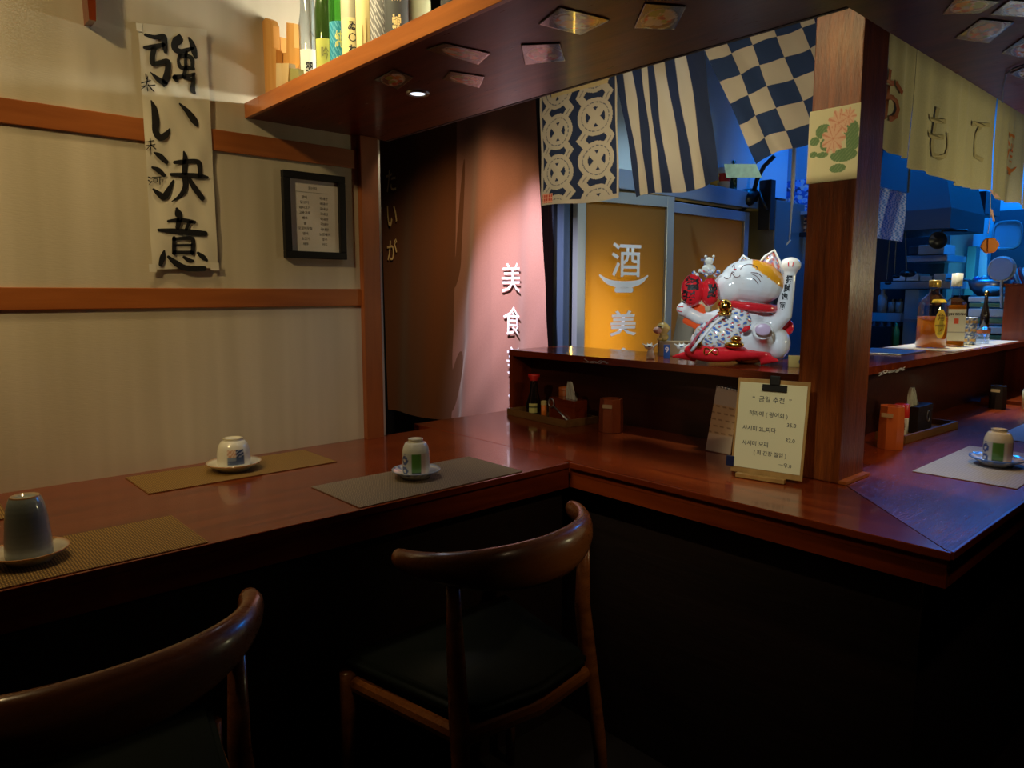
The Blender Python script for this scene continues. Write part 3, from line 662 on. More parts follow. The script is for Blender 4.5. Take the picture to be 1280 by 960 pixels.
# ------------------------------------------------------------------ chairs
def make_chair(label, loc):
    t = thing('elbow_chair', label, 'chair', loc, 0, 'curved-back wooden chairs at the side counter')
    b = B(); rings = []; n = 14; N = 36
    for i in range(N+1):
        s = -1+2*i/N; a = s*R(82)
        y = .228*sin(a)/sin(R(82)); x = .118-.148*(1-cos(a))/(1-cos(R(82)))
        zc = .718+.008*abs(s)**2; h = .019+.022*(cos(s*pi/2)**1.3 if abs(s) < 1 else 0); th = .0155+.004*abs(s)
        tx, ty = -.14*sin(a), .228*cos(a); L = math.hypot(tx, ty); nx, ny = ty/L, -tx/L
        if i in (0, N): h *= .8; th *= .8
        rings.append([b.verts.new((x+nx*th*cos(2*pi*k/n)-nx*.012*(h/.041)*sin(2*pi*k/n), y+ny*th*cos(2*pi*k/n), zc+h*sin(2*pi*k/n)-.010*(h-.019)/.02)) for k in range(n)])
    for p, q in zip(rings, rings[1:]):
        for k in range(n): b.faces.new((p[k], p[(k+1) % n], q[(k+1) % n], q[k]))
    b.faces.new(rings[0]); b.faces.new(rings[-1][::-1]); bmesh.ops.recalc_face_normals(b, faces=b.faces[:])
    obj('back_rail', b, CHW, t, smooth=True)
    for s in (-1, 1):
        obj('leg', tube(B(), [(.12, s*.195, 0), (.10, s*.185, .25), (.075, s*.172, .44), (.062, s*.168, .55), (.060, s*.172, .705)], [.011, .015, .019, .017, .012], 12), CHW, t, smooth=True)
        obj('leg', tube(B(), [(-.24, s*.235, 0), (-.235, s*.23, .22), (-.23, s*.225, .425)], [.011, .016, .018], 12), CHW, t, smooth=True)
        obj('side_stretcher', tube(B(), [(-.23, s*.22, .40), (.075, s*.17, .405)], .013, 10, 1.4), CHW, t)
    obj('stretcher', tube(B(), [(-.23, -.22, .40), (-.23, .22, .40)], .013, 10, 1.4), CHW, t)
    obj('stretcher', tube(B(), [(.078, -.17, .405), (.10, 0, .405), (.078, .17, .405)], .013, 10, 1.6), CHW, t)
    b = B(); prism(b, [(-.25, -.23, .425), (.07, -.165, .425), (.095, -.15, .425), (.118, 0, .425), (.095, .15, .425), (.07, .165, .425), (-.25, .23, .425)], (0, 0, .035))
    bmesh.ops.bevel(b, geom=b.edges[:], offset=.012, segments=3, affect='EDGES'); obj('seat', b, LEATHER, t, smooth=True)
    return t
ch = make_chair('curved-back wooden chair at the inner corner of the counters', (-1.036, .909, 0))
dup(ch, (-1.045, .185, 0), 0, 'curved-back wooden chair cut off at the lower left, before the tall grey cup')

# ------------------------------------------------------------------ placemats and cups
def placemat(x0, x1, y0, y1, m, label, rz=0):
    o = obj('placemat', bx(x0-(x0+x1)/2, x1-(x0+x1)/2, y0-(y0+y1)/2, y1-(y0+y1)/2, 0, .0016), m, loc=((x0+x1)/2, (y0+y1)/2, .7505), rot=(0, 0, rz))
    return tag(o, label, 'placemat', 'woven placemats on the counters')
placemat(-1.915, -1.72, .445, .915, MATB, 'brown straw placemat against the wall under the squat cup')
placemat(-1.53, -1.308, .745, 1.215, MATG, 'grey woven placemat under the green-striped cup at the chair corner')
placemat(-1.518, -1.305, -.04, .432, MATB, 'brown straw placemat under the tall grey cup')
placemat(-1.915, -1.72, -.33, .185, MATB, 'brown straw placemat against the wall behind the tall grey cup')
placemat(-.645, -.42, 1.951, 2.41, MATCOOL, 'pale cool-lit placemat on the right counter under the near cup')
placemat(-.635, -.41, 2.60, 3.06, MATCOOL, 'pale cool-lit placemat on the right counter under the farther cup')

def saucer(name, loc, r, label, rim, fn=None, scallop=0.):
    t = thing(name, label, 'saucer', loc, 0)
    prof = [(0, .004), (r*.45, .004), (r*.5, 0), (r*.58, .001), (r*.62, .006), (r*.95, .017), (r, .020), (r*.985, .022), (r*.9, .018), (r*.55, .0095), (0, .008)]
    b = lathe(B(), prof, 40)
    for v in b.verts:
        rr = math.hypot(v.co.x, v.co.y)
        if rr > r*.8 and scallop: k = 1+scallop*sin(math.atan2(v.co.y, v.co.x)*16); v.co.x *= k; v.co.y *= k
    o = obj('dish', b, PRNGL, t, smooth=True)
    def f(co):
        rr = math.hypot(co.x, co.y)/r; a = math.atan2(co.y, co.x)
        if rr > .955: return rim
        return fn(rr, a) if fn else (.74, .74, .68)
    color(o, f)
    return t
def cup(name, loc, prof, label, fn, rz=0, grp=None):
    """cup standing upside down; prof from the mouth on the saucer up to the foot"""
    t = thing(name, label, 'cup', loc, rz, grp)
    # fine grid so that the painted pattern stays crisp
    q = catmull([(r, z) for r, z in prof], 8); b = lathe(B(), q+[(q[-1][0]*.82, q[-1][1]), (q[-1][0]*.75, q[-1][1]-.004), (0, q[-1][1]-.004)], 72)
    o = obj('body', b, PRNGL, t, smooth=True); color(o, fn)
    return t
# face the camera: angle 0 = +x; the camera lies to the +x/-y side
def facing(loc): return math.atan2(-loc[1], -loc[0])
L = (-1.815, .675, .7522)
saucer('saucer', L, .068, 'white saucer with a thin brown rim under the squat cup by the wall', (.45, .25, .12))
H = L[2]+.0085
fa = facing(L)
def squat(co):
    a = (math.atan2(co.y, co.x)-fa+pi) % (2*pi)-pi; z = co.z
    if z > .072: return (.70, .66, .48)
    if -.42 < a < .62 and .012 < z < .050:
        if a < .10 and z > .031: return (.55, .30, .20) if (int(a*40)+int(z*600)) % 2 else (.70, .60, .50)
        if a >= .10 and z > .031: return (.03, .05, .13) if (int(a*28)+int(z*380)) % 3 else (.35, .40, .5)
        if z > .023 and a < .1: return (.20, .27, .38)
        return (.05, .09, .20)
    return (.72, .72, .64)
cup('tea_cup', (L[0], L[1], H), [(.038, 0), (.0405, .012), (.0400, .035), (.036, .055), (.029, .066), (.0245, .068), (.0245, .0745)], 'squat white cup upside down with a blue and red patchwork patch', squat)
L = (-1.437, .977, .7522)
saucer('saucer', L, .060, 'white saucer with blue sprigs under the green-striped cup', (.35, .42, .6), lambda r, a: (.10, .18, .45) if r > .62 and (a*5) % 1.6 < .5 and (r*14) % 1 < .6 else (.74, .74, .70), .01)
fb = facing(L)
def bands(fa_, seed=0):
    def f(co):
        a = (math.atan2(co.y, co.x)-fa_+pi) % (2*pi)-pi; z = co.z
        if z > .080: return (.66, .64, .52)
        if z < .056 and z > .004:
            if -1.5 < a < -.35: return (.05, .10, .30) if math.hypot(((a+.95)*.033), z % .026-.013) < .011 and math.hypot(((a+.95)*.033), z % .026-.013) > .004 else (.55, .60, .62)
            if -.35 <= a < .42: return (.09, .26, .05) if .012 < z else (.03, .07, .06)
            if .42 <= a < 1.3: return (.62, .50, .45) if int(a*22) % 2 else (.70, .68, .60)
            if 1.3 <= a < 2.2: return (.25, .32, .5)
        return (.70, .71, .62)
    return f
CP = [(.031, 0), (.0335, .012), (.0335, .040), (.032, .062), (.0255, .078), (.0185, .081), (.0185, .0885)]
cup('tea_cup', (L[0], L[1], L[2]+.0085), CP, 'tall-domed white cup upside down with green stripe beside the grey placemat edge', bands(fb))
L = (-1.412, .175, .7522)
saucer('saucer', L, .060, 'white saucer with brown branch drawing and orange rim under the tall grey cup', (.50, .22, .07), lambda r, a: (.12, .08, .05) if r > .6 and abs(((a*2.2) % 1.4)-.7+.25*sin(r*40)) < .05 else (.66, .62, .52))
def tall(co):
    if co.z > .1035 and math.hypot(co.x, co.y) < .021: return (.55, .40, .26)
    if co.z > .1025: return (.35, .19, .08)
    k = 1+.06*sin(co.z*700)+.05*sin(math.atan2(co.y, co.x)*3); return (.30*k, .345*k, .35*k)
cup('tall_tea_cup', (L[0], L[1], L[2]+.0085), [(.0345, 0), (.0352, .01), (.0335, .040), (.0300, .075), (.0265, .092), (.0235, .100), (.0215, .1045)], 'tall grey glazed tumbler standing upside down on its saucer', tall)
L = (-.520, 2.185, .7522)
saucer('saucer', L, .064, 'white saucer with blue rim on the right counter, nearer one', (.10, .25, .75), lambda r, a: (.12, .25, .7) if r > .62 and (a*6) % 1.3 < .5 else (.74, .76, .76), .015)
cup('tea_cup', (L[0], L[1], L[2]+.0085), CP, 'white cup upside down with blue and green stripes on the right counter', bands(facing(L)))
L = (-.475, 2.86, .7522)
saucer('saucer', L, .064, 'white saucer on the right counter, the farther one at the picture edge', (.4, .45, .5))
cup('tea_cup', (L[0], L[1], L[2]+.0085), CP, 'white cup upside down on the farther saucer of the right counter', bands(facing(L)+1))

# ------------------------------------------------------------------ condiment trays
def lab(co): return (.7, .65, .3)
def tray(loc, w_, d_, rz, label):
    t = thing('condiment_tray', label, 'tray', loc, rz)
    m = wood('tray wood', (.16, .075, .022), (.26, .13, .04), 'X', .5, .1)
    obj('base', bx(0, w_, 0, d_, 0, .006), m, t)
    obj('rim', bx(0, w_, 0, .008, .006, .024), m, t); obj('rim', bx(0, w_, d_-.008, d_, .006, .024), m, t)
    obj('rim', bx(0, .008, .008, d_-.008, .006, .024), m, t); obj('rim', bx(w_-.008, w_, .008, d_-.008, .006, .024), m, t)
    return t
tray((-1.985, 1.762, .7506), .335, .15, -.10, 'low wooden condiment tray in the niche at the left end of the ledge')
def soy(loc, label, cap=REDPL):
    t = thing('soy_sauce_bottle', label, 'bottle', loc)
    obj('bottle_body', lathe(B(), [(0, 0), (.030, 0), (.031, .01), (.029, .04), (.016, .085), (.013, .12), (.014, .125), (0, .125)], 24), mat('dark soy glass', (.012, .008, .006), .08, coat=1.), t, smooth=True)
    obj('cap', lathe(B(), [(.015, .126), (.022, .142), (.022, .150), (0, .150)], 24), cap, t, smooth=True)
    fa_ = facing(loc)-.1
    o = panel('label_sheet', lambda u, v: Vector(((.0315-.001*v*0)*cos(fa_-.5+u), (.0315)*sin(fa_-.5+u), .044-.034*v)), 10, 12, lambda u, v: (.10, .12, .05) if .30 < v < .42 or (.6 < v < .66) else (.62, .60, .22), PRN, t)
    return t
soy((-1.895, 1.815, .757), 'soy sauce bottle with red cap and yellow label in the left tray')
t = thing('spice_shaker', 'thin orange spice bottle with pale cap in the left tray', 'shaker', (-1.812, 1.785, .757))
obj('tube', lathe(B(), [(0, 0), (.0105, 0), (.0105, .048), (0, .048)], 18), ORGP, t, smooth=True)
obj('cap', lathe(B(), [(.011, .048), (.011, .062), (0, .064)], 18), mat('pale cap', (.6, .5, .2), .5), t)
t = thing('tissue_box', 'dark wooden tissue box with a white tissue in the left tray', 'box', (-1.722, 1.815, .757), -.10)
obj('case', bx(-.068, .068, -.030, .030, 0, .078, bev=.002), WX, t)
def tiss(s=1.):
    b = B(); pts = []; N = 14
    for j in range(7):
        v = j/6
        row = [b.verts.new(((-.035+.07*i/N)*(1-.72*v)*s+.004-.012*v, .010*sin(i*1.7+v*2)*(1-.5*v), v*.060*s+.002*sin(i*2))) for i in range(N+1)]
        pts.append(row)
    for r_, q_ in zip(pts, pts[1:]):
        for i in range(N): b.faces.new((r_[i], r_[i+1], q_[i+1], q_[i]))
    return b
TIS = cloth_mat('tissue paper', (.62, .62, .52), .2)
o = obj('tissue', tiss(), TIS, t, (.016, 0, .077), smooth=True)
t2 = thing('bottle_opener', 'steel bottle opener hanging on the front of the tissue box', 'opener')
c = Vector((-1.722, 1.7825, .757))
b = B(); tube(b, [c+Vector((-.050+.013*cos(a), -.001, .060+.015*sin(a))) for a in [2*pi*i/16 for i in range(17)]], .0028, 8, caps=False)
tube(b, [c+Vector((-.040, -.001+.0, .050)), c+Vector((.0, -.004, .030)), c+Vector((.038, -.008, .010))], [.005, .004, .006], 8, .5); obj('handle', b, STEEL, t2, smooth=True)
t = thing('chopstick_jar', 'small orange wooden jar with lid behind the tissue box', 'jar', (-1.785, 1.868, .757))
obj('jar_body', lathe(B(), [(0, 0), (.024, 0), (.024, .095), (.022, .098), (0, .098)], 24), mat('orange wood jar', (.50, .13, .03), .35), t, smooth=True)
obj('lid', lathe(B(), [(.025, .098), (.025, .106), (.006, .110), (0, .112)], 24), MC['orange wood jar'], t, smooth=True)
HOLD = wood('reddish holder wood', (.22, .045, .015), (.36, .085, .022), 'Z', .35, .3)
def holder(loc, r, h, label, m=HOLD):
    t = thing('chopstick_holder', label, 'holder', loc)
    b = lathe(B(), [(0, 0), (r, 0), (r*1.0, h*.5), (r*.92, h), (r*.82, h), (r*.84, .008), (0, .008)], 8); 
    for v in b.verts: pass
    obj('holder_body', b, m, t)
    fa_ = facing(loc)-.35
    obj('name_tag', bx(-.0004, .0004, -.016, .016, -.006, .006), mat('tag brass', (.55, .40, .22), .4), t, loc=(r*.955*cos(fa_), r*.955*sin(fa_), h*.80), rot=(0, -.08, fa_))
    return t
holder((-1.512, 1.80, .7506), .040, .108, 'dark wooden chopstick holder with small tag right of the left tray')
holder((-.795, 2.21, .7506), .036, .125, 'bright orange wooden chopstick holder right of the pillar', wood('orange holder wood', (.50, .11, .02), (.66, .17, .035), 'Z', .35, .3))
tray((-.875, 2.36, .7506), .40, .09, pi/2-.06, 'low dark condiment tray beside the orange holder on the right counter')
bpy.data.objects['condiment_tray.001'].location = (-.785, 2.30, .7506)
t = thing('spice_shaker', 'spice shaker with red cap and black and white label beside the orange holder', 'shaker', (-.835, 2.40, .757))
obj('shaker_body', lathe(B(), [(0, 0), (.021, 0), (.021, .058), (0, .058)], 24), CERAM, t, smooth=True)
obj('cap', lathe(B(), [(.0215, .058), (.0215, .098), (.019, .100), (0, .100)], 24), REDPL, t, smooth=True)
fa_ = facing((-.835, 2.40))
panel('label_sheet', lambda u, v: Vector((.0216*cos(fa_-.9+1.8*u), .0216*sin(fa_-.9+1.8*u), .055-.050*v)), 24, 24, lambda u, v: (.03, .03, .03) if .18 < math.hypot(u-.5, (v-.5)*.9) < .34 and (u*9+v*7) % 1 > .3 or abs(u-.5) < .08 and .2 < v < .8 else (.7, .7, .66), PRN, t)
t = thing('sauce_bottle', 'slim dark sauce bottle with yellow label between holder and red-capped shaker', 'bottle', (-.842, 2.325, .757))
obj('bottle_body', lathe(B(), [(0, 0), (.015, 0), (.015, .055), (.009, .07), (.009, .08), (0, .08)], 20), MC['dark soy glass'], t, smooth=True)
obj('cap', lathe(B(), [(.010, .08), (.010, .092), (0, .092)], 20), mat('yellow cap', (.55, .45, .1), .4), t)
t = thing('tissue_box', 'dark wooden tissue box with steel ring behind the red-capped shaker', 'box', (-.836, 2.53, .757), pi/2)
obj('case', bx(-.065, .065, -.028, .028, 0, .085, bev=.002), DARKW, t)
obj('tissue', tiss(), TIS, t, (-.045, 0, .084), smooth=True)
obj('ring', tube(B(), [(.02+.012*cos(a), -.030, .048+.018*sin(a)) for a in [2*pi*i/16 for i in range(17)]], .002, 8, caps=False), STEEL, t)
holder((-.80, 3.30, .7506), .030, .09, 'small dim dark holder at the far end of the right counter', DARKW)
t = thing('small_glass_jar', 'tiny pale glass jar at the far end of the right counter', 'jar', (-.72, 3.38, .7506))
obj('jar_body', lathe(B(), [(0, 0), (.018, 0), (.018, .07), (.012, .08), (.012, .095), (0, .095)], 18), mat('pale glass', (.5, .5, .35), .2), t, smooth=True)

# ------------------------------------------------------------------ clipboard menu and calendar
cl, cr = at_z(913.5, 592, .7515), at_z(1003, 606, .7515)
ang = math.atan2(cr.y-cl.y, cr.x-cl.x); Wd = (cr-cl).length
t = thing('clipboard_menu', 'wooden clipboard with handwritten menu leaning against the pillar foot', 'clipboard', (cl.x, cl.y-.004, .7515), ang)
Hd = .243; ln = R(8)
T = Matrix.Rotation(-ln, 4, 'X')
def tp(x, y, z): return T @ Vector((x, y, z))
CW = wood('clipboard wood', (.30, .17, .05), (.42, .25, .08), 'Z', .5, .1)
b = B(); box(b, 0, Wd, 0, .004, .008, Hd, bev=.001); b.transform(T); obj('board', b, CW, t)
b = B(); box(b, .006, Wd-.006, -.0012, -.0004, .022, Hd-.010); b.transform(T); obj('paper', b, mat('cream paper', (.70, .70, .50), .65), t)
b = B(); box(b, Wd*.36, Wd*.70, -.006, -.0015, Hd-.028, Hd-.012, bev=.001); box(b, Wd*.46, Wd*.60, -.008, -.003, Hd-.014, Hd+.010, bev=.003); b.transform(T); obj('clip', b, BLACKM, t)
b = B(); box(b, -.012, .008, -.004, .006, .020, .046, bev=.002); b.transform(T); obj('binder_clip', b, mat('navy clip', (.01, .015, .06), .3), t)
obj('stand_bar', bx(Wd*.12, Wd*.80, -.020, -.004, .0, .010, bev=.001), CW, t)
CPt = lambda x0, z0: (lambda x, y: tp(x0+x, -.0016, z0+y))
HWI = mat('pen ink', (.03, .04, .07), .6)
for s_, x0, z0, sz in (('“  금일 추천  ”', .50, .80, .016), ('히라메 ( 광어회 )', .47, .645, .0135), ('35.0', .80, .565, .013), ('사시미 2L,피다', .36, .495, .0135), ('32.0', .80, .415, .013),
                       ('사시미 모찌', .32, .345, .0135), ('( 회 간장 절임 )', .54, .255, .0125), ('ㅡ우.0', .76, .165, .012)):
    text(s_, sz, HWI, t, CPt(Wd*x0, Hd*z0), .0001)
t = thing('desk_calendar', 'small spiral desk calendar leaning behind the clipboard', 'calendar')
a0, a1, a2, a3 = at_y(882, 563, 1.775), at_y(913, 569, 1.775), at_y(924, 488, 1.80), at_y(896, 482, 1.80)
def calc(u, v):
    if v < .28: return (.60, .50, .42)
    if v > .72: return (.72, .54, .38)
    return (.30, .17, .09) if (int(v*60) % 6 == 0 and (u*7+int(v*10)*1.3) % 2 > .8) else (.66, .44, .25)
panel('page', lambda u, v: (a3*(1-u)+a2*u)*(1-v)+(a0*(1-u)+a1*u)*v, 30, 60, calc, PRN, t, thick=.002)
b = B()
for i in range(7):
    c = a3*(1-(i+.5)/7)+a2*((i+.5)/7); tube(b, [c+Vector((0, .004*cos(a), .004*sin(a))) for a in [2*pi*k/8 for k in range(9)]], .0012, 6, caps=False)
obj('spiral', b, BLACKM, t)

# ------------------------------------------------------------------ lucky cat
cat0 = Vector((-1.185, 1.975, LT+.006))
KX, KZ = 1/430, 1/411
t = thing('lucky_cat', 'large white beckoning cat figurine on a red cushion on the raised ledge', 'figurine', cat0, R(31))
def cpt(px, py, y=0): return Vector(((px-914)/(428+.6*(px-914)), y, (455-py)*KZ))
# cushion
b = B(); ell(b, cpt(914, 444), (.120, .085, .026)); ell(b, cpt(895, 441, -.055), (.095, .045, .034))
for px, py, yy in ((852, 450, -.03), (972, 452, -.03)):
    s_ = -1 if px < 900 else 1; tube(b, [cpt(px-s_*20, py-2, yy), cpt(px-s_*8, py-2, yy), cpt(px+s_*6, py, yy)], [.020, .014, .004], 10)
blob('cushion', b, .005, REDP, t, smooth=3)
obj('cushion_trim', tube(B(), [cpt(890+8*cos(a), 440+4*sin(a*2), -.098) for a in [2*pi*i/20 for i in range(21)]], .0022, 6, caps=False), GOLD, t)
b = B()
ell(b, cpt(934, 425, .01), (.088, .078, .082)); ell(b, cpt(925, 400, .0), (.075, .065, .05)); ell(b, cpt(930, 384, 0), (.058, .05, .03))
ell(b, cpt(975, 432, .02), (.040, .060, .050))     # haunch
ell(b, cpt(876, 430, -.01), (.030, .045, .035))
ell(b, cpt(905, 420, -.05), (.050, .040, .04))
tube(b, [cpt(905, 398, -.02), cpt(888, 402, -.05), cpt(874, 400, -.07), cpt(860, 391, -.075)], [.030, .024, .019, .018], 14)   # holding arm
ell(b, cpt(858, 389, -.078), .022)
tube(b, [cpt(950, 402, .0), cpt(970, 408, -.01), cpt(981, 396, -.02), cpt(985, 370, -.02), cpt(987, 345, -.02)], [.035, .030, .026, .021, .020], 16)  # raised arm
ell(b, cpt(988, 336, -.022), (.031, .028, .024))
tube(b, [cpt(955, 430, -.02), cpt(953, 420, -.06), cpt(952, 413, -.092)], [.030, .028, .030], 14)      # foot
blob('body', b, .0045, PRNGL, t, lambda co: (.80, .80, .80), smooth=4)
b = B(); ell(b, cpt(937, 356, -.01), (.094, .082, .068), (0, .16, 0)); ell(b, cpt(910, 362, -.03), (.052, .050, .048))
def headc(co):
    x = co.x*428/(1-.6*co.x)+914; y = 455-co.z/KZ
    if (y < 339+(x-937)*.62 and x > 936) and co.y < .05: return (.85, .36, .02)
    return (.80, .80, .80)
blob('head', b, .0045, PRNGL, t, headc, smooth=4)
def earpat(co):
    k = (sin(co.x*420)+sin(co.z*380+co.x*100)); return (.72, .10, .06) if k > .4 else ((.75, .45, .10) if k > 0 else ((.70, .72, .78) if k > -.8 else (.25, .30, .6)))
for pts, nm in ((((919, 337), (924, 324), (935, 335)), .012), (((944, 334), (964, 318), (977, 346)), .022)):
    b = B(); prism(b, [cpt(*p, -.030) for p in pts], (0, .02, 0)); bmesh.ops.bevel(b, geom=b.edges[:], offset=.005, segments=3, affect='EDGES')
    bmesh.ops.subdivide_edges(b, edges=b.edges[:], cuts=6, use_grid_fill=True); o = obj('ear', b, PRNGL, t, smooth=True); color(o, earpat)
    e = [cpt(*p, -.032) for p in pts]; obj('ear_rim', tube(B(), [e[0], e[0]*.5+e[1]*.5+Vector((-.003, 0, .003)), e[1], e[1]*.5+e[2]*.5+Vector((.004, 0, .002)), e[2]], .0035, 8), WHITEP, t, smooth=True)
# face: drawn lines lie on the head surface, found by casting onto the head
head = [o for o in t.children if o.name.startswith('head')][0]
from mathutils.bvhtree import BVHTree
def bvh(o): return BVHTree.FromPolygons([v.co for v in o.data.vertices], [tuple(p.vertices) for p in o.data.polygons])
HB = bvh(head)
def onhead(px, py, tree=None, off=.0006):
    p = cpt(px, py, -.5); h = (tree or HB).ray_cast(p, Vector((0, 1, 0)))
    return (h[0] if h[0] else cpt(px, py, -.08))-Vector((0, off, 0))
def line(pts, m, r=.0011, tree=None, nm='face_line'):
    q = catmull([tuple(p) for p in pts], 6); obj(nm, tube(B(), [onhead(x, y, tree) for x, y in q], r, 6), m, t)
FL = mat('face line', (.12, .03, .03), .4)
line([(921, 341), (925, 336.5), (933, 335), (941, 338), (943, 342)], FL)          # closed eye
line([(911, 338), (913, 335), (914, 340)], FL)
line([(902, 350), (905, 352), (909, 350), (911, 344), (914, 345)], FL)            # mouth
line([(911, 345), (915, 350), (919, 350), (921, 348)], FL)
line([(936, 347), (942, 350), (947, 356)], FL); line([(935, 351), (940, 354), (944, 359)], FL); line([(934, 345), (943, 346), (949, 351)], FL)
line([(913, 341), (916, 341)], REDP, .0022)
# collar and bell
cw = [(-.074, 386), (-.04, 390), (0, 391), (.04, 390), (.074, 386)]
ring = [Vector((.068*cos(a)+(.050), .066*sin(a)-.008, .170-.008*cos(a+.2))) for a in [2*pi*i/32 for i in range(33)]]
obj('collar', tube(B(), ring, .013, 10, 1., caps=False), REDP, t, smooth=True)
b = B(); ell(b, cpt(904, 385, -.088), .021); tube(b, [cpt(904, 392, -.088), cpt(904, 396, -.088)], [.021, .017], 14); obj('bell', b, GOLD, t, smooth=True)
# robe
rg = random.Random(3)
def robe(co):
    k = sin(co.x*260+2*sin(co.z*190))+sin(co.z*300+co.x*90)
    if k > 1.0: return (.06, .16, .55)
    if k > .6: return (.70, .60, .20)
    if k < -1.5: return (.65, .10, .08)
    if k < -1.1: return (.10, .32, .45)
    return (.76, .80, .84)
b = B(); ell(b, cpt(896, 421, -.060), (.070, .048, .050)); ell(b, cpt(920, 402, -.050), (.040, .035, .045), (0, -.6, 0)); o = blob('patterned_bag', b, .0028, PRNGL, t, robe, 3)
obj('robe_edge', tube(B(), [cpt(903, 397, -.09), cpt(892, 406, -.10), cpt(878, 425, -.105), cpt(868, 440, -.10)], .005, 8), WHITEP, t, smooth=True)
obj('robe_edge', tube(B(), [cpt(902, 391, -.09), cpt(887, 404, -.10), cpt(873, 423, -.105), cpt(866, 436, -.10)], .003, 8), mat('robe red', (.55, .08, .12), .3), t, smooth=True)
b = B(); ell(b, cpt(919, 424, -.105), (.016, .012, .010)); ell(b, cpt(917, 431, -.105), (.028, .015, .010)); obj('gold_ingot', b, GOLD, t, smooth=True); b = B(); ell(b, cpt(876, 431, -.10), (.010, .008, .014)); obj('gold_ornament', b, GOLD, t, smooth=True)
b = B(); ell(b, cpt(931, 412, -.095), (.014, .010, .008), (0, -.6, 0)); obj('red_tassel', b, REDP, t, smooth=True)
b = B(); ell(b, cpt(952, 412, -.122), (.022, .004, .017)); obj('foot_pad', b, mat('pad pink', (.62, .45, .60), .3), t, smooth=True)
# double lantern drum held on the left
def drum(co): return (.72, .03, .04)
t_ = t
b = B(); ell(b, cpt(867, 366, -.09), (.034, .028, .048)); obj('red_drum', b, REDP, t, smooth=True)
b = B(); ell(b, cpt(886, 368, -.08), (.027, .026, .042)); obj('red_drum', b, REDP, t, smooth=True)
b = B(); prism(b, [cpt(*p, -.075) for p in ((868, 383), (880, 383), (884, 404), (872, 414), (856, 405))], (0, .02, 0)); bmesh.ops.bevel(b, geom=b.edges[:], offset=.004, segments=2, affect='EDGES'); obj('orange_sash', b, mat('orange glaze', (.80, .10, .02), .2, coat=.5), t)
b = B(); ell(b, cpt(884, 340, -.075), (.020, .016, .014)); ell(b, cpt(884, 331, -.075), (.013, .012, .012)); ell(b, cpt(880, 325, -.075), .004); ell(b, cpt(889, 325, -.075), .004); obj('small_rider', b, CERAM, t, smooth=True)
b = B()
for i in range(9): ell(b, cpt(868+i*3.4, 345+3*sin(i*2), -.09), .0065, n=10)
o = obj('flower_garland', b, PRNGL, t, smooth=True); color(o, robe)
DT = [BVHTree.FromPolygons([v.co for v in c_.data.vertices], [tuple(p.vertices) for p in c_.data.polygons]) for c_ in t.children if c_.name.startswith('red_drum')]
def draped(px0, py0, tree): return lambda x, y: onhead(px0+x, py0-y, tree, .0012)
text('福', 12, INK, t, draped(867, 357, DT[0]), .8, w=15, h=17); text('招', 12, INK, t, draped(863, 374, DT[0]), .8, w=15, h=16); text('財', 12, INK, t, draped(889, 367, DT[1]), .8, w=11, h=18)
BD = bvh([o for o in t.children if o.name.startswith('body')][0])
for i, cch in enumerate('招財進寶'): text(cch, 8, INK, t, draped(986.5-i*2.6, 353+i*10.5, BD), .5, w=9, h=10)
line([(984, 333), (984.5, 338)], REDP, .0015, BD, 'claw_line'); line([(991, 333), (990, 338)], REDP, .0015, BD, 'claw_line')
line([(853, 386), (858, 386)], REDP, .0015, BD, 'claw_line'); line([(852, 391), (857, 392)], REDP, .0015, BD, 'claw_line')
b = B(); ell(b, cpt(990, 412, .03), (.018, .015, .024)); obj('red_bow', b, REDP, t, smooth=True)

# box with figurines left of the cat
t = thing('cardboard_box', 'flat brown cardboard box behind the little white cats', 'box', at_z(836, 446, LT)+Vector((-.01, .06, .0005)), R(40))
obj('carton', bx(-.062, .062, -.03, .05, 0, .048), mat('kraft card', (.34, .24, .12), .8), t)
b0 = t.location.copy()
t = thing('price_sign', 'small blue sign with the number nine before the cardboard box', 'sign', at_z(831, 449, LT)+Vector((0, .01, .0005)), R(38))
obj('plate', bx(-.010, .010, 0, .004, 0, .046), mat('blue card', (.02, .12, .5), .5), t); text('9', .025, WHT, t, lambda x, y: Vector((x, -.0006, .030+y)), .0008)
def minicat(loc, label, s=1., rz=R(38)):
    t = thing('small_cat_figurine', label, 'figurine', loc, rz)
    b = B(); ell(b, (0, 0, .016*s), (.012*s, .011*s, .018*s)); ell(b, (-.004*s, 0, .040*s), (.011*s, .010*s, .009*s)); tube(b, [(.006*s, 0, .03*s), (.014*s, 0, .045*s), (.022*s, 0, .051*s)], [.004*s, .003*s, .002*s], 8)
    tube(b, [(-.012*s, 0, .034*s), (-.020*s, 0, .046*s), (-.027*s, 0, .050*s)], [.004*s, .003*s, .002*s], 8)
    for e in (-.010, .003): tube(b, [(e*s, 0, .045*s), (e*s, 0, .055*s)], [.004*s, .001], 8)
    for e in (-.009, .010): tube(b, [(e*s, 0, .012*s), (e*s, -.004, .0)], [.005*s, .004*s], 8)
    blob('figure', b, .0016, CERAM, t, smooth=2)
    b = B(); ell(b, (-.004*s, -.0095*s, .042*s), (.006*s, .002*s, .003*s), n=10); obj('face_mark', b, mat('grey blue marking', (.12, .18, .3), .4), t)
    return t
minicat(at_z(813, 449, LT)+Vector((0, 0, .0005)), 'tiny white cat figurine with raised arms, left one, by the ledge joint')
minicat(at_z(846, 450, LT)+Vector((-.0, .03, .0005)), 'tiny white cat figurine with blue face markings beside the red cushion')
minicat(at_z(862, 450, LT)+Vector((-.045, .075, .0005)), 'tiny white and grey cat figurine half behind the red cushion', .9)
t = thing('monkey_figurine', 'yellow monkey figurine with a pink muzzle sitting on the cardboard box', 'figurine', b0+Vector((-.048, -.022, .0485)), R(30))
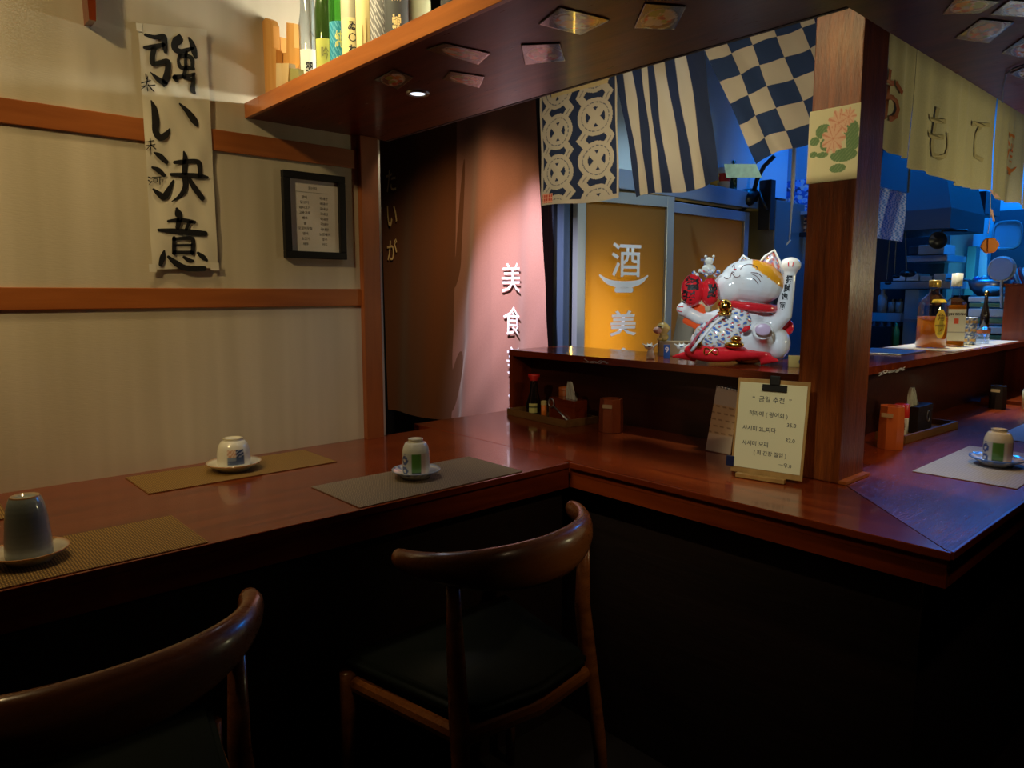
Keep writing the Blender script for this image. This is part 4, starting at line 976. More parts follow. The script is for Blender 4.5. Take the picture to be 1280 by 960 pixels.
b = B(); ell(b, (.006, 0, .014), (.017, .014, .015)); ell(b, (.002, 0, .044), (.023, .018, .022)); ell(b, (.024, 0, .044), (.006, .004, .007)); ell(b, (-.008, -.012, .006), (.008, .010, .006))
blob('figure', b, .002, PRNGL, t, lambda co: (.62, .42, .12) if co.z < .058 else (.50, .33, .10), 3)
b = B(); ell(b, (-.014, -.010, .038), (.016, .013, .012)); obj('muzzle', b, mat('pink muzzle', (.75, .42, .32), .4), t, smooth=True)
b = B(); ell(b, (-.006, -.019, .051), (.007, .003, .0022), n=10); obj('eye', b, INK, t, smooth=True)
t = thing('black_cup', 'black plastic cup behind the monkey figurine', 'cup', at_z(836, 440, LT)+Vector((-.03, .22, -.0)), 0)
t.location.z = LT+.03
obj('cup_body', lathe(B(), [(0, -.029), (.024, -.029), (.030, .085), (.027, .085), (.022, -.02), (0, -.02)], 20), BLACKP, t, smooth=True)
t = thing('leaning_board', 'beige board leaning behind the cat and the red drums', 'board')
b = B(); prism(b, [at_y(x, y, 2.22) for x, y in ((840, 430), (852, 368), (868, 362), (888, 372), (884, 440))], (0, .012, 0)); obj('sheet', b, mat('beige board', (.42, .36, .26), .7), t)
t = thing('small_yellow_pack', 'small yellow and blue pack between the cat cushion and the pillar', 'pack', at_z(986, 461, LT)+Vector((-.01, .07, .0005)), R(31))
obj('carton', bx(-.025, .03, -.015, .015, 0, .032), mat('yellow card', (.55, .42, .12), .6), t); obj('blue_spot', lathe(B(), [(0, 0), (.010, 0), (.010, .001), (0, .001)], 16), mat('navy spot', (.03, .05, .12), .5), t, (.012, -.0155, .016), (R(90), 0, 0))

# ------------------------------------------------------------------ things on the right part of the ledge
t = obj('ledge_glare_sheet', bx(-1.125, -.872, 2.98, 3.86, LT+.0003, LT+.0014), mat('cream glare sheet', (.62, .56, .40), .35)); tag(t, 'thin cream glare sheet imitating the reflection on the ledge under the whisky and bourbon bottles', 'mat')  # added pale sheet standing in for a bright reflection on the ledge
def zl(px, py): p = at_z(px, py, LT); p.z += .0018; return p
L = zl(1163, 434); L.x = -1.0; L.y = 3.13
t = thing('whisky_bottle', 'large square-shouldered whisky bottle half full of amber with yellow label', 'bottle', L)
wp = [(.0, 0), (.055, 0), (.060, .006), (.060, .175), (.055, .200), (.036, .222), (.021, .236), (.020, .268)]
obj('glass_body', lathe(B(), wp, 32), GLASS, t, smooth=True)
obj('whisky', lathe(B(), [(0, .003), (.053, .003), (.0585, .009), (.0585, .135), (0, .135)], 32), WHISK, t, smooth=True)
obj('cap', lathe(B(), [(.022, .262), (.024, .264), (.024, .290), (.021, .293), (0, .293)], 24), mat('yellow brass cap', (.70, .45, .10), .3, metal=.6), t, smooth=True)
fa_ = facing(L)+.55
def klab(u, v):
    d = math.hypot((u-.5)/.5, (v-.5)/.5)
    if d > 1: return None
    return (.25, .12, .02) if .2 < v < .36 and .38 < u < .62 and (v*40) % 2 > .7 else ((.30, .16, .03) if .5 < v < .54 or .58 < v < .64 else (.85, .55, .05))
b = B(); N = 24; c = [b.verts.new(((.0615)*cos(fa_+.40*cos(2*pi*i/N)), .0615*sin(fa_+.40*cos(2*pi*i/N)), .105+.063*sin(2*pi*i/N))) for i in range(N)]; b.faces.new(c)
obj('label_sheet', b, mat('yellow label', (.85, .55, .04), .5), t); 
text('角', .035, mat('label brown', (.20, .08, .02), .6), t, lambda x, y: Vector((.0620*cos(fa_+x/.0615), .0620*sin(fa_+x/.0615), .135+y)))
text('WHISKY', .012, MC['label brown'], t, lambda x, y: Vector((.0620*cos(fa_+x/.0615), .0620*sin(fa_+x/.0615), .098+y)), .0003)
b = B(); prism(b, [Vector((k_*cos(fa_+d_), k_*sin(fa_+d_), z_)) for d_, k_, z_ in ((-.7, .0585, .196), (0, .0585, .196), (.5, .0585, .196), (.4, .050, .209), (0, .049, .210), (-.6, .050, .209))], (0, 0, .001)); obj('shoulder_label', b, MC['yellow label'], t)
L = zl(1188, 432); L.x = -.965; L.y = 3.27
_wb = t
t = thing('bourbon_bottle', 'clear square bourbon bottle with white label and pale cap behind the whisky', 'bottle', L, .5)
b = B(); lathe(b, [(0, 0), (.044, 0), (.046, .005), (.046, .185), (.040, .205), (.018, .225), (.015, .275), (0, .275)], 4)
b.transform(Matrix.Rotation(pi/4, 4, 'Z')); bmesh.ops.bevel(b, geom=[e for e in b.edges if abs(e.verts[0].co.z-e.verts[1].co.z) > .1], offset=.008, segments=3, affect='EDGES'); obj('glass_body', b, GLASS, t)
b = B(); lathe(b, [(0, .002), (.041, .002), (.041, .19), (0, .19)], 4); b.transform(Matrix.Rotation(pi/4, 4, 'Z')); obj('bourbon', b, WHISK, t)
obj('cap', lathe(B(), [(.018, .275), (.0185, .335), (0, .337)], 20), mat('pale cap sleeve', (.62, .60, .52), .4), t, smooth=True)
def jb(u, v):
    if abs(u-.5) < .14 and .28 < v < .46: return (.65, .10, .05)
    if .55 < v < .57 or .72 < v < .735: return (.3, .3, .28)
    return (.70, .70, .60)
panel('label_sheet', lambda u, v: Vector((-.030+.060*u, -.0335, .172-.145*v)), 20, 40, jb, PRN, t)
text('JIM BEAM', .016, INK, t, lambda x, y: Vector((x, -.0342, .148+y)), .0004, w=.054, h=.014)
_wb.scale = (.90, .90, .90); t.scale = (1.08, 1.08, .87)
for k, dz in enumerate((0, .030, .056)):
    L = zl(1205, 431); L.x = -.955; L.y = 3.42
    t = thing('patterned_sake_cup', ['patterned small cup standing on the ledge, bottom of the stack', 'patterned small cup in the middle of the stack beside the bourbon', 'patterned small cup on top of the stack beside the bourbon'][k], 'cup', L+Vector((0, 0, dz*1.35)), 0, 'stacked patterned cups')
    b = lathe(B(), [(0, 0), (.026, 0), (.030, .004), (.032, .038), (.029, .038), (.027, .006), (0, .006)], 32); bmesh.ops.subdivide_edges(b, edges=[e for e in b.edges if abs(e.verts[0].co.z-e.verts[1].co.z) > .02], cuts=8, use_grid_fill=True)
    o = obj('cup_body', b, PRNGL, t, smooth=True); color(o, lambda co: (.15, .22, .42) if abs(((math.atan2(co.y, co.x)*6) % 2)-1)*.022+.006 > abs(co.z-.020) > abs(((math.atan2(co.y, co.x)*6) % 2)-1)*.012 else ((.65, .40, .12) if abs(co.z-.02) < .006 else (.72, .72, .66)))
t = thing('small_glass', 'small clear glass tumbler with an orange band beside the cup stack', 'glass', zl(1219, 429)); t.location.x = -.93; t.location.y = 3.52
obj('glass_body', lathe(B(), [(0, 0), (.026, 0), (.031, .07), (.029, .07), (.024, .006), (0, .006)], 24), GLASS, t, smooth=True)
obj('band', lathe(B(), [(.0295, .045), (.0308, .06)], 24), mat('orange band', (.5, .15, .06), .4), t)
t = thing('folded_napkin', 'folded white cloth lying on the ledge right of the pillar', 'napkin', zl(1085, 458)); t.location.x = -.93; t.location.y = 2.20
b = B(); box(b, -.05, .045, -.04, .04, 0, .012, bev=.004); box(b, -.035, .03, -.03, .03, .012, .022, bev=.004); obj('cloth', b, mat('white cotton', (.72, .74, .78), .8), t)
obj('yellow_corner', bx(-.02, .03, -.055, -.035, 0, .012, bev=.003), mat('yellow cloth edge', (.70, .55, .22), .7), t)
t = thing('steel_tray', 'thin pale steel plate lying on the ledge left of the whisky bottle', 'tray', (-1.04, 2.78, LT+.0005))
obj('plate', bx(-.09, .10, -.12, .12, 0, .004, bev=.001), STEEL, t)

# ------------------------------------------------------------------ bottles and trays on the overhead shelf
ZS = 1.6905
def zsh(px, y): # point on the shelf at a given y seen under column px
    lo = at_y(px, 90, y); return Vector((lo.x, y, ZS))
def bottle(px, y, r, h, neck, gm, label, lc=None, lz=(0, .1), txt=None, tcol=None, capm=None, neckm=None, kind='sake_bottle'):
    L = zsh(px, y); t = thing(kind, label, 'bottle', L)
    hs = h*.62
    obj('bottle_body', lathe(B(), [(0, 0), (r*.94, 0), (r, .006), (r, hs), (r*.8, hs+.03), (neck*1.15, hs+.075), (neck, h-.02), (neck, h), (0, h)], 28), gm, t, smooth=True)
    obj('cap', lathe(B(), [(neck+.001, h-.03), (neck+.002, h-.03), (neck+.002, h+.005), (0, h+.006)], 20), capm or BLACKM, t, smooth=True)
    fa_ = facing(L)
    if lc: panel('label_sheet', lambda u, v: Vector(((r+.0008)*cos(fa_-1.1+2.2*u), (r+.0008)*sin(fa_-1.1+2.2*u), lz[1]*(1-v)+lz[0]*v)), 28, 36, lc, PRN, t)
    if txt:
        n = len(txt)
        for i, chh in enumerate(txt):
            zc = lz[1]-(lz[1]-lz[0])*(i+.7)/(n+.4)
            text(chh, .03, tcol or INK, t, lambda x, y, zc=zc: Vector(((r+.0016)*cos(fa_+x/r), (r+.0016)*sin(fa_+x/r), zc+y)), .0004, w=r*.75, h=(lz[1]-lz[0])/(n+1)*.85)
    return t
flat_ = lambda c: (lambda u, v: c)
speck = lambda a, c: (lambda u, v: a if (sin(u*70+v*31)*sin(v*90+u*13)) > .35 else c)
bottle(387, .885, 0.0229, .28, .014, GLASS, 'clear bottle with a white paper label and black brush sign', lambda u, v: (.16, .10, .08) if v > .80 and (u*18) % 1 > .5 else (.80, .80, .68), (.004, .110), '翠', INK, BLACKM)
bottle(407, .885, 0.0222, .29, .013, DGREENG, 'dark olive bottle with yellow-green label next to the white-label bottle', flat_((.45, .46, .10)), (.0, .115), '吟醸', mat('olive ink', (.2, .2, .05), .6), mat('silver cap', (.6, .6, .6), .3, metal=.8))
bottle(425, .885, 0.0229, .31, .013, GREENG, 'bright green glass bottle with a blue-green label', speck((.12, .38, .45), (.02, .20, .28)), (.0, .135), '純米', mat('yellow ink', (.6, .6, .15), .6), mat('green cap', (.05, .3, .05), .3))
bottle(442, .885, 0.0252, .34, .016, mat('frosted cream bottle', (.42, .38, .24), .3, coat=.3), 'tall cream bottle with long flowing black calligraphy', flat_((.74, .60, .26)), (.015, .125), 'ゐ・わ生', INK, BLACKM)
bottle(459, .885, 0.0237, .34, .014, mat('brown black glass', (.03, .02, .012), .1, coat=.5), 'dark bottle with a yellow cream label', flat_((.68, .55, .24)), (.0, .150), '山', mat('ochre ink', (.35, .22, .05), .6), BLACKM)
bottle(478, .885, 0.0252, .33, .014, MC['brown black glass'], 'black bottle with a silver speckled label', speck((.55, .53, .48), (.16, .15, .14)), (.0, .140), None, None, BLACKM)
t = bottle(497, .885, 0.0252, .32, .014, mat('dark grey bottle', (.05, .05, .05), .35), 'dark grey bottle with gold kanji down the front', flat_((.06, .06, .055)), (.0, .19), '黒霧', mat('gold ink', (.75, .55, .22), .5), BLACKM)
t = thing('glass_jar', 'tall glass jar with pale contents between kanji bottle and red carton', 'jar', zsh(519, .935))
obj('jar_body', lathe(B(), [(0, 0), (.036, 0), (.036, .13), (.030, .15), (.030, .16), (0, .16)], 28), mat('hazy jar glass', (.50, .50, .30), .08, trans=.4, coat=.5), t, smooth=True)
obj('band', lathe(B(), [(.0362, .03), (.0368, .06), (.0362, .065)], 28), mat('gold band', (.6, .5, .25), .3), t)
t = thing('snack_carton', 'small red and black carton behind the fascia near the yellow cup', 'carton', zsh(537, .93)); obj('carton', bx(-.022, .022, -.02, .02, 0, .05), REDPL, t); obj('carton_base', bx(-.023, .023, -.021, .021, 0, .018), BLACKM, t)
t = thing('yellow_mug', 'yellow mug on the shelf near the top edge of the picture', 'mug', zsh(552, .93)); obj('mug_body', lathe(B(), [(0, 0), (.028, 0), (.030, .022), (.027, .022), (.024, .004), (0, .004)], 24), mat('yellow glaze', (.75, .60, .12), .2, coat=.4), t, smooth=True)
bottle(566, .885, 0.0222, .30, .014, MC['dark grey bottle'], 'dark bottle at the picture top beyond the yellow mug', None)
PINE = wood('pale pine', (.62, .28, .06), (.74, .38, .10), 'Z', .5, .1); PINE2 = wood('pale board', (.62, .42, .18), (.72, .52, .26), 'Z', .5, .1)
def slab(name, label, cat, y, polys, m, th=.018):
    t = thing(name, label, cat)
    for nm, pts, dy, mm in polys:
        b = B(); prism(b, [at_y(px, py, y+dy) for px, py in pts], (0, th, 0)); obj(nm, b, mm or m, t)
    return t
slab('wooden_paddle', 'orange wooden serving paddle with rounded handle leaning at the wall end of the shelf', 'paddle', .86,
     [('blade', [(325, 122), (325, 75), (328, 40), (327, 28), (332, 22), (338, 25), (341, 32), (342, 60), (345, 62), (345, 118)], .0, PINE)], PINE)
slab('wooden_tray_rack', 'orange wooden tray standing on edge in front of the signed card', 'tray', .88,
     [('side', [(336, 118), (336, 58), (338, 45), (350, 46), (351, 66), (358, 66), (358, 28), (367, 29), (368, 60), (376, 61), (376, 77), (372, 85), (358, 84), (345, 78), (344, 112)], .0, PINE)], PINE)
slab('pale_wooden_block', 'pale wooden block standing at the fascia before the trays', 'block', .845, [('face', [(345, 112), (345, 79), (361, 79), (360, 105)], 0, PINE2)], PINE2)
slab('olive_tea_box', 'olive green box on the shelf beside the pale wooden block', 'box', .85, [('face', [(361, 106), (361, 85), (373, 86), (374, 100)], 0, mat('olive card', (.30, .27, .08), .6))], None)
t = thing('bamboo_stick', 'thin bamboo stick leaning in the corner of shelf and wall', 'stick'); obj('shaft', tube(B(), [at_y(318, 124, .84), at_y(329, -30, .90)], [.003, .005], 8), mat('bamboo', (.55, .25, .08), .5), t)
t = slab('signed_card', 'white signature card with scrawled autographs standing behind the trays', 'card', 1.00, [('card', [(354, 70), (354, -20), (390, -20), (390, 70)], 0, mat('card white', (.55, .58, .55), .6))], None, .004)
r_ = random.Random(5)
ribbons([[(356+k*5+i*2.2+r_.uniform(-1, 1), 5+k*9+r_.uniform(-5, 5), .6) for i in range(9)] for k in range(5)], lambda x, y: at_y(x, y, .9985), mat('grey pen', (.2, .22, .24), .6), t, 'autograph')
obj('card_edge', bx(*(lambda a, b_: (a.x-.012, a.x, 1.0, 1.02, 1.70, 2.05))(at_y(354, 50, 1.0), 0)), mat('grey edge', (.2, .22, .25), .5), t)
slab('white_jar_lid', 'rounded white porcelain vase behind the wooden paddle', 'vase', .98, [('body', [(337, 90), (336, -20), (350, -20), (349, 90)], 0, CERAM)], None, .02)

# ------------------------------------------------------------------ sliding doors and glazing beyond the ledge
DX = -2.10
struct('door_2', bx(DX-.02, DX+.02, 2.92, 3.62, .0, .9), mat('door kick panel', (.3, .34, .38), .4))
def frosted(name):
    m = bpy.data.materials.new(name); m.use_nodes = True; n, l = nodes(m); b = n['Principled BSDF']
    b.inputs['Base Color'].default_value = (.30, .22, .10, 1); b.inputs['Roughness'].default_value = .35
    t_ = n.new('ShaderNodeBsdfTranslucent'); t_.inputs[0].default_value = (.80, .62, .30, 1); mx = n.new('ShaderNodeMixShader'); mx.inputs[0].default_value = .75
    l.new(b.outputs[0], mx.inputs[1]); l.new(t_.outputs[0], mx.inputs[2]); l.new(mx.outputs[0], n['Material Output'].inputs[0]); return m
FRO = frosted('frosted door film')
def door(name, A, Bp, ztop, hdr, parent_label=None):
    """leaf from A to B (xy), frame and frosted pane"""
    A = Vector((*A, 0)); Bp = Vector((*Bp, 0)); d = (Bp-A); L = d.length; a = math.atan2(d.y, d.x)
    e = bpy.data.objects.new(name, None); COL.objects.link(e); e.location = A; e.rotation_euler = (0, 0, a); e['kind'] = 'structure'
    fw = .045
    obj('stile', bx(0, fw, -.018, .018, 0, ztop+hdr, bev=.003), ALU, e); obj('stile', bx(L-fw, L, -.018, .018, 0, ztop+hdr, bev=.003), ALU, e)
    obj('top_rail', bx(fw, L-fw, -.018, .018, ztop, ztop+hdr, bev=.003), ALU, e); obj('bottom_rail', bx(fw, L-fw, -.018, .018, 0, .12), ALU, e)
    obj('frosted_pane', bx(fw, L-fw, -.003, .003, .12, ztop), FRO, e)
    return e, L
# leaf 1 slightly opened
pA = Vector((-2.19, 2.23)); 
d1, L1 = door('door_1', (-2.150, 2.300), (-2.045, 2.845), 1.595, .05)
dp = lambda e, L: None
def on_door(e, px, py):
    # intersection with the leaf plane in its local frame
    M = Matrix.Translation(e.location) @ e.rotation_euler.to_matrix().to_4x4(); Mi = M.inverted()
    o = Mi @ _C; dd = (Mi.to_3x3() @ _ray(px, py)); k = (-.0225-o.y)/dd.y; return o+dd*k
def dtext(e, s_, px, py, w_, h_, bold=.004):
    c = on_door(e, px, py); return text(s_, .15, WHT, e, lambda x, y: Vector((c.x+x, -.0225, c.z+y)), bold, w=w_, h=h_)
dtext(d1, '酒', 783, 325, .17, .150, .0015); c0 = on_door(d1, 780, 356); bowl(lambda x, y: Vector((c0.x+x, -.0225, c0.z+y)), WHT, d1, .145)
dtext(d1, '美', 779, 404, .155, .115, .003); dtext(d1, '食', 779, 450, .155, .115, .003)
d3, L3 = door('door_3', (DX, 2.86), (DX, 3.60), 1.585, .05)
dtext(d3, 'ち', 885, 332, .13, .10, .002)
struct('trim_4', bx(DX-.05, DX+.03, 2.15, 3.75, 1.655, 1.74, bev=.004), ALU)
struct('trim_5', bx(-2.205, -2.165, 2.245, 2.285, 0, 1.65, bev=.004), mat('blue grey frame', (.035, .06, .11), .5))
struct('trim_6', bx(-2.275, -2.245, 2.262, 2.292, 0, 1.70, bev=.004), mat('dark blue frame', (.015, .025, .05), .5))
struct('wall_side_dark', bx(-3.6, -2.20, 2.300, 2.33, 0, 2.3), mat('dim side panel', (.035, .045, .07), .6))
t = thing('faded_poster', 'dim yellowish poster on the dark panel between curtain and doors', 'poster')
b = B(); prism(b, [at_y(x, y, 2.2985) for x, y in ((686, 255), (703, 255), (703, 382), (686, 382))], (0, -.002, 0)); obj('sheet', b, mat('faded print', (.20, .16, .05), .6, vary=.6, bscale=25), t)

# things standing on the door header
def hz(px): p = at_x(px, 240, DX+.0); return Vector((DX, p.y, 1.7405))
t = thing('maneki_cup', 'white cup with red drawing standing on the door header', 'cup', hz(903)); obj('cup_body', lathe(B(), [(0, 0), (.035, 0), (.04, .10), (.036, .10), (.03, .006), (0, .006)], 20), CERAM, t, smooth=True); obj('red_mark', lathe(B(), [(.0375, .03), (.0395, .07)], 20), REDPL, t)
t = thing('yellow_duck_toy', 'small yellow round toy on the door header left of the white cup', 'toy', hz(892)); b = B(); ell(b, (0, 0, .025), .026); ell(b, (.01, 0, .052), .017); obj('body', b, mat('duck yellow', (.7, .45, .05), .4), t, smooth=True)
t = thing('green_bottle', 'small green bottle on the door header right of the white cup', 'bottle', hz(916)); obj('bottle_body', lathe(B(), [(0, 0), (.02, 0), (.02, .09), (.008, .12), (.008, .15), (0, .15)], 16), DGREENG, t, smooth=True)
# clamp lamp and column
t = thing('refrigerator_column', 'tall dark steel refrigerator column behind the lucky cat', 'refrigerator')
a, b_ = at_y(927, 300, 3.72), at_y(968, 300, 3.72)
obj('door_panel', bx(a.x, b_.x, 3.72, 4.1, 0, at_y(945, 252, 3.72).z, bev=.006), mat('grey steel door', (.20, .22, .22), .3, metal=.6), t)
obj('side_panel', bx(b_.x+.002, b_.x+.07, 3.74, 4.1, 0, at_y(945, 330, 3.72).z), KDARK, t)
t = thing('clamp_lamp', 'black clamp spotlight on a bent arm above the refrigerator column', 'lamp')
yl = 3.60; b = B(); h0 = at_y(936, 246, yl)
tube(b, [h0+Vector((-.03, -.05, -.03)), h0, h0+Vector((.03, .03, .03))], [.055, .048, .02], 16); obj('lamp_head', b, BLACKP, t, smooth=True)
obj('arm', tube(B(), [at_y(942, 240, yl), at_y(946, 225, yl), at_y(955, 208, yl), at_y(968, 195, yl)], .012, 8), BLACKP, t, smooth=True)
obj('clamp', tube(B(), [at_y(944, 252, yl), at_y(950, 240, yl), at_y(952, 250, yl), at_y(958, 262, yl)], .010, 8), BLACKP, t, smooth=True)
t = obj('wall_speaker', bx(at_y(953, 250, 3.7).x, at_y(968, 250, 3.7).x, 3.66, 3.71, at_y(960, 288, 3.7).z, at_y(960, 226, 3.7).z, bev=.004), BLACKP); tag(t, 'flat black speaker box beside the clamp lamp', 'speaker')
# card string
t = thing('pinned_cards', 'pale green banknote-like cards pinned below the checked curtain', 'card')
b = B(); prism(b, [at_y(x, y, 2.9) for x, y in ((905, 205), (945, 205), (952, 222), (908, 222))], (0, .002, 0))
o = obj('cards', b, mat('pale green card', (.45, .62, .45), .6, vary=.4, bscale=30), t)
# poster wall
YP = 4.05
a, b_ = at_y(962, 300, YP), at_y(1075, 300, YP)
struct('wall_kitchen_partition', bx(a.x, b_.x, YP, YP+.06, 0, 2.62), mat('partition paint', (.22, .32, .40), .5))
def poster(name, label, x0, x1, y0, y1, fn, y=YP-.003, nu=50, nv=50):
    t = thing(name, label, 'poster'); A = at_y(x0, y0, y); Bq = at_y(x1, y0, y); D = at_y(x0, y1, y); E_ = at_y(x1, y1, y)
    zt = (A.z+Bq.z)/2; zb = (D.z+E_.z)/2
    panel('sheet', lambda u, v: Vector((A.x*(1-u)+Bq.x*u, y, zt*(1-v)+zb*v)), nu, nv, fn, PRN, t, thick=.001); return t
def mk(seed, n, pal, bg, r0=.03, r1=.09):
    r = random.Random(seed); bl = [(r.random(), r.random(), r.uniform(r0, r1), r.choice(pal)) for _ in range(n)]
    def f(u, v):
        c = bg
        for (x, y, rr, cc) in bl:
            if ((u-x))**2+((v-y))**2 < rr*rr: c = cc
        return c
    return f
pb = poster('blue_event_poster', 'blue poster with red lettering on the kitchen partition', 950, 986, 186, 228, flat_((.02, .10, .55)))
poster('crowd_photo_poster', 'poster of a blue-lit crowd under the blue poster', 968, 1012, 226, 266, mk(3, 160, [(.5, .5, .6), (.05, .12, .4), (.7, .55, .5), (.04, .05, .12), (.2, .35, .7)], (.05, .12, .35)))
poster('group_photo_strip', 'strip of group portrait photos below the crowd poster', 967, 1012, 270, 291, mk(9, 120, [(.75, .35, .15), (.75, .65, .5), (.12, .05, .05), (.6, .25, .1), (.05, .04, .06)], (.45, .35, .25), .04, .10))
for i, (s_, px, py) in enumerate((('王', 971, 207), ('亭', 968, 232))):
    c = at_y(px, py, YP-.006); text(s_, .1, mat('poster red', (.75, .05, .15), .5), pb, lambda x, y: Vector((c.x+x, YP-.0055, c.z+y)), .002, w=.09, h=.10)
t = obj('partition_rail', bx(at_y(964, 268, 4.0).x, at_y(1012, 268, 4.0).x, 4.0, 4.04, at_y(980, 270, 4.0).z, at_y(980, 266, 4.0).z), ALU); tag(t, 'thin metal rail between the crowd poster and the portraits', 'rail')
t = obj('partition_ledge', bx(at_y(964, 268, 4.0).x, at_y(1012, 268, 4.0).x, 4.0, 4.04, at_y(980, 297, 4.0).z, at_y(980, 292, 4.0).z), BLACKM); tag(t, 'dark ledge strip under the portrait photos', 'rail')
t = thing('pull_cord', 'white pull cord hanging before the posters', 'cord')
obj('upper_cord', tube(B(), [Vector((at_y(993, 180, 3.2).x, 3.2, 2.62)), at_y(993, 180, 3.2)], .004, 8), WHITEP, t)
obj('cord', tube(B(), [at_y(993, 180, 3.2), at_y(991, 235, 3.2), at_y(989, 268, 3.2), at_y(987, 300, 3.2)], [.010, .009, .004, .003], 8), WHITEP, t, smooth=True)
obj('pull', tube(B(), [at_y(988, 300, 3.2), at_y(983, 306, 3.2)], .004, 8), WHITEP, t)
# bright glazed transom and cupboards behind the flags
struct('window_1', bx(-2.13, -2.11, 2.30, 5.9, 1.745, 2.6), mat('transom glass', (.55, .70, .80), .25))
t = thing('tall_white_cabinet', 'tall pale cabinet with door seams in the blue-lit kitchen corner', 'cabinet', (-2.09, 4.13, 0))
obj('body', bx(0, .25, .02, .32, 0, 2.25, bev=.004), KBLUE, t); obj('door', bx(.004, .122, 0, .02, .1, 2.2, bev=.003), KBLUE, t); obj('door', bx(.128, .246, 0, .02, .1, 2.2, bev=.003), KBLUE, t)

# ------------------------------------------------------------------ kitchen right of the pillar
def kbox(name, label, cat, x0, x1, y0, y1, Y, dep, m, bev=.003, part='body', parts=None, grp=None):
    a = at_y(x0, (y0+y1)/2, Y); b_ = at_y(x1, (y0+y1)/2, Y); xm = (x0+x1)/2; zt = at_y(xm, y0, Y).z; zb = at_y(xm, y1, Y).z
    t = thing(name, label, cat, (a.x, Y, zb), 0, grp); w_ = b_.x-a.x; h_ = zt-zb
    obj(part, bx(0, w_, 0, dep, 0, h_, bev=min(bev, h_*.2)), m, t)
    return t, w_, h_
# blue cloth
t = thing('blue_checked_cloth', 'small blue patterned cloth hanging behind the pillar in the kitchen', 'cloth')
YC = 3.0
A = [at_y(*p, YC) for p in ((1088, 230), (1134, 242), (1127, 302), (1088, 297))]
def P(u, v):
    p = (A[0]*(1-u)+A[1]*u)*(1-v)+(A[3]*(1-u)+A[2]*u)*v; return Vector((p.x, YC+.010*sin(u*12+v*3), p.z))
def cl_(u, v):
    k = sin(u*64+3*sin(v*22))*sin(v*70+2*sin(u*15)); return (.10, .20, .60) if k > .25 else ((.62, .60, .78) if k < -.5 else (.30, .48, .85))
panel('cloth_panel', P, 80, 90, cl_, PRNC, t)
obj('cloth_rail', tube(B(), [A[0]+Vector((-.05, .005, .004)), Vector((A[1].x, YC+.005, A[1].z+.004)), Vector((A[1].x, YC+.005, 2.62))], .004, 8), DSTEEL, t)
# hood
t = thing('extractor_hood', 'large dark steel extractor hood over the kitchen range', 'hood')
hx1 = at_y(1188, 275, 4.1).x; hx0 = at_y(1085, 275, 4.1).x; hz0 = at_y(1213, 283, 4.1).z; hz1 = hz0+.10
b = B(); prism(b, [(hx0, 4.1, hz0), (hx1, 4.1, hz0), (hx1, 4.65, hz0), (hx0, 4.65, hz0)], (0, 0, hz1-hz0)); obj('skirt', b, mat('hood steel', (.022, .03, .038), .5, metal=.2), t)
b = B(); lo = [(hx0, 4.1, hz1), (hx1, 4.1, hz1), (hx1, 4.65, hz1), (hx0, 4.65, hz1)]; hxt = at_y(1172, 225, 4.3).x; hi = [(hx0+.1, 4.3, 2.6), (hxt-.12, 4.3, 2.6), (hxt-.12, 4.6, 2.6), (hx0+.1, 4.6, 2.6)]
v0 = [b.verts.new(p) for p in lo]; v1 = [b.verts.new(p) for p in hi]
for i in range(4): b.faces.new((v0[i], v0[(i+1) % 4], v1[(i+1) % 4], v1[i]))
obj('funnel', b, MC['hood steel'], t)
# shelving rack
struct('wall_kitchen_backsplash', bx(at_y(1060, 300, 5.05).x, at_y(1183, 300, 5.05).x, 5.05, 5.12, 0, 2.62), mat('dark tiles', (.035, .05, .06), .35))
YK = 4.7
for k, (x0, x1, y0, y1) in enumerate(((1133, 1184, 319, 327), (1100, 1188, 352, 361), (1083, 1126, 391, 402))):
    kbox('kitchen_shelf', ['steel wall shelf carrying the white tub', 'long steel shelf carrying blue trays', 'low steel shelf above the upside-down glasses'][k], 'shelf', x0, x1, y0, y1, YK, .348, STEEL, part='board')
kbox('white_tub', 'pale plastic tub on the upper kitchen shelf', 'tub', 1148, 1180, 306, 318, YK+.02, .2, mat('pale tub', (.6, .7, .75), .4), part='tub')
t, w_, h_ = kbox('food_container', 'dim container beside the pale tub on the upper shelf', 'container', 1136, 1147, 308, 318, YK+.02, .1, KDARK)
for k in range(4):
    kbox('metal_tray', ['flat tray at the left end of the long kitchen shelf', 'raised tray second on the long kitchen shelf', 'tray third on the long kitchen shelf', 'tray at the right end of the long kitchen shelf'][k], 'tray', 1116+k*17, 1131+k*17, 345-(k % 2)*3, 351, YK+.02, .2, mat('tray plastic', (.55, .68, .75), .3), grp='trays on the long kitchen shelf')
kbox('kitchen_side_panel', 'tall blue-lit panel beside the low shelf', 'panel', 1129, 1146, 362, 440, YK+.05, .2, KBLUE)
kbox('equipment_block', 'black kitchen appliance under the low shelf', 'appliance', 1086, 1114, 408, 442, YK-.05, .2, BLACKP)
for k in range(2):
    t = thing('storage_jar', ['black-lidded storage jar on the low kitchen shelf, left of two', 'black-lidded storage jar next to the blue-lit panel'][k], 'jar', at_y(1114+k*9.5, 391, YK+.05)); obj('jar_body', lathe(B(), [(0, 0), (.02, 0), (.02, .07), (0, .07)], 16), mat('grey jar', (.25, .3, .3), .3), t, smooth=True); obj('lid', lathe(B(), [(.021, .07), (.021, .085), (0, .085)], 16), BLACKP, t)
t = thing('storage_canister', 'pale canister on the low kitchen shelf left of the jars', 'canister', at_y(1102, 391, YK+.05)); obj('canister_body', lathe(B(), [(0, 0), (.028, 0), (.028, .10), (.012, .12), (.012, .15), (0, .15)], 18), mat('pale canister', (.45, .55, .6), .3), t, smooth=True)
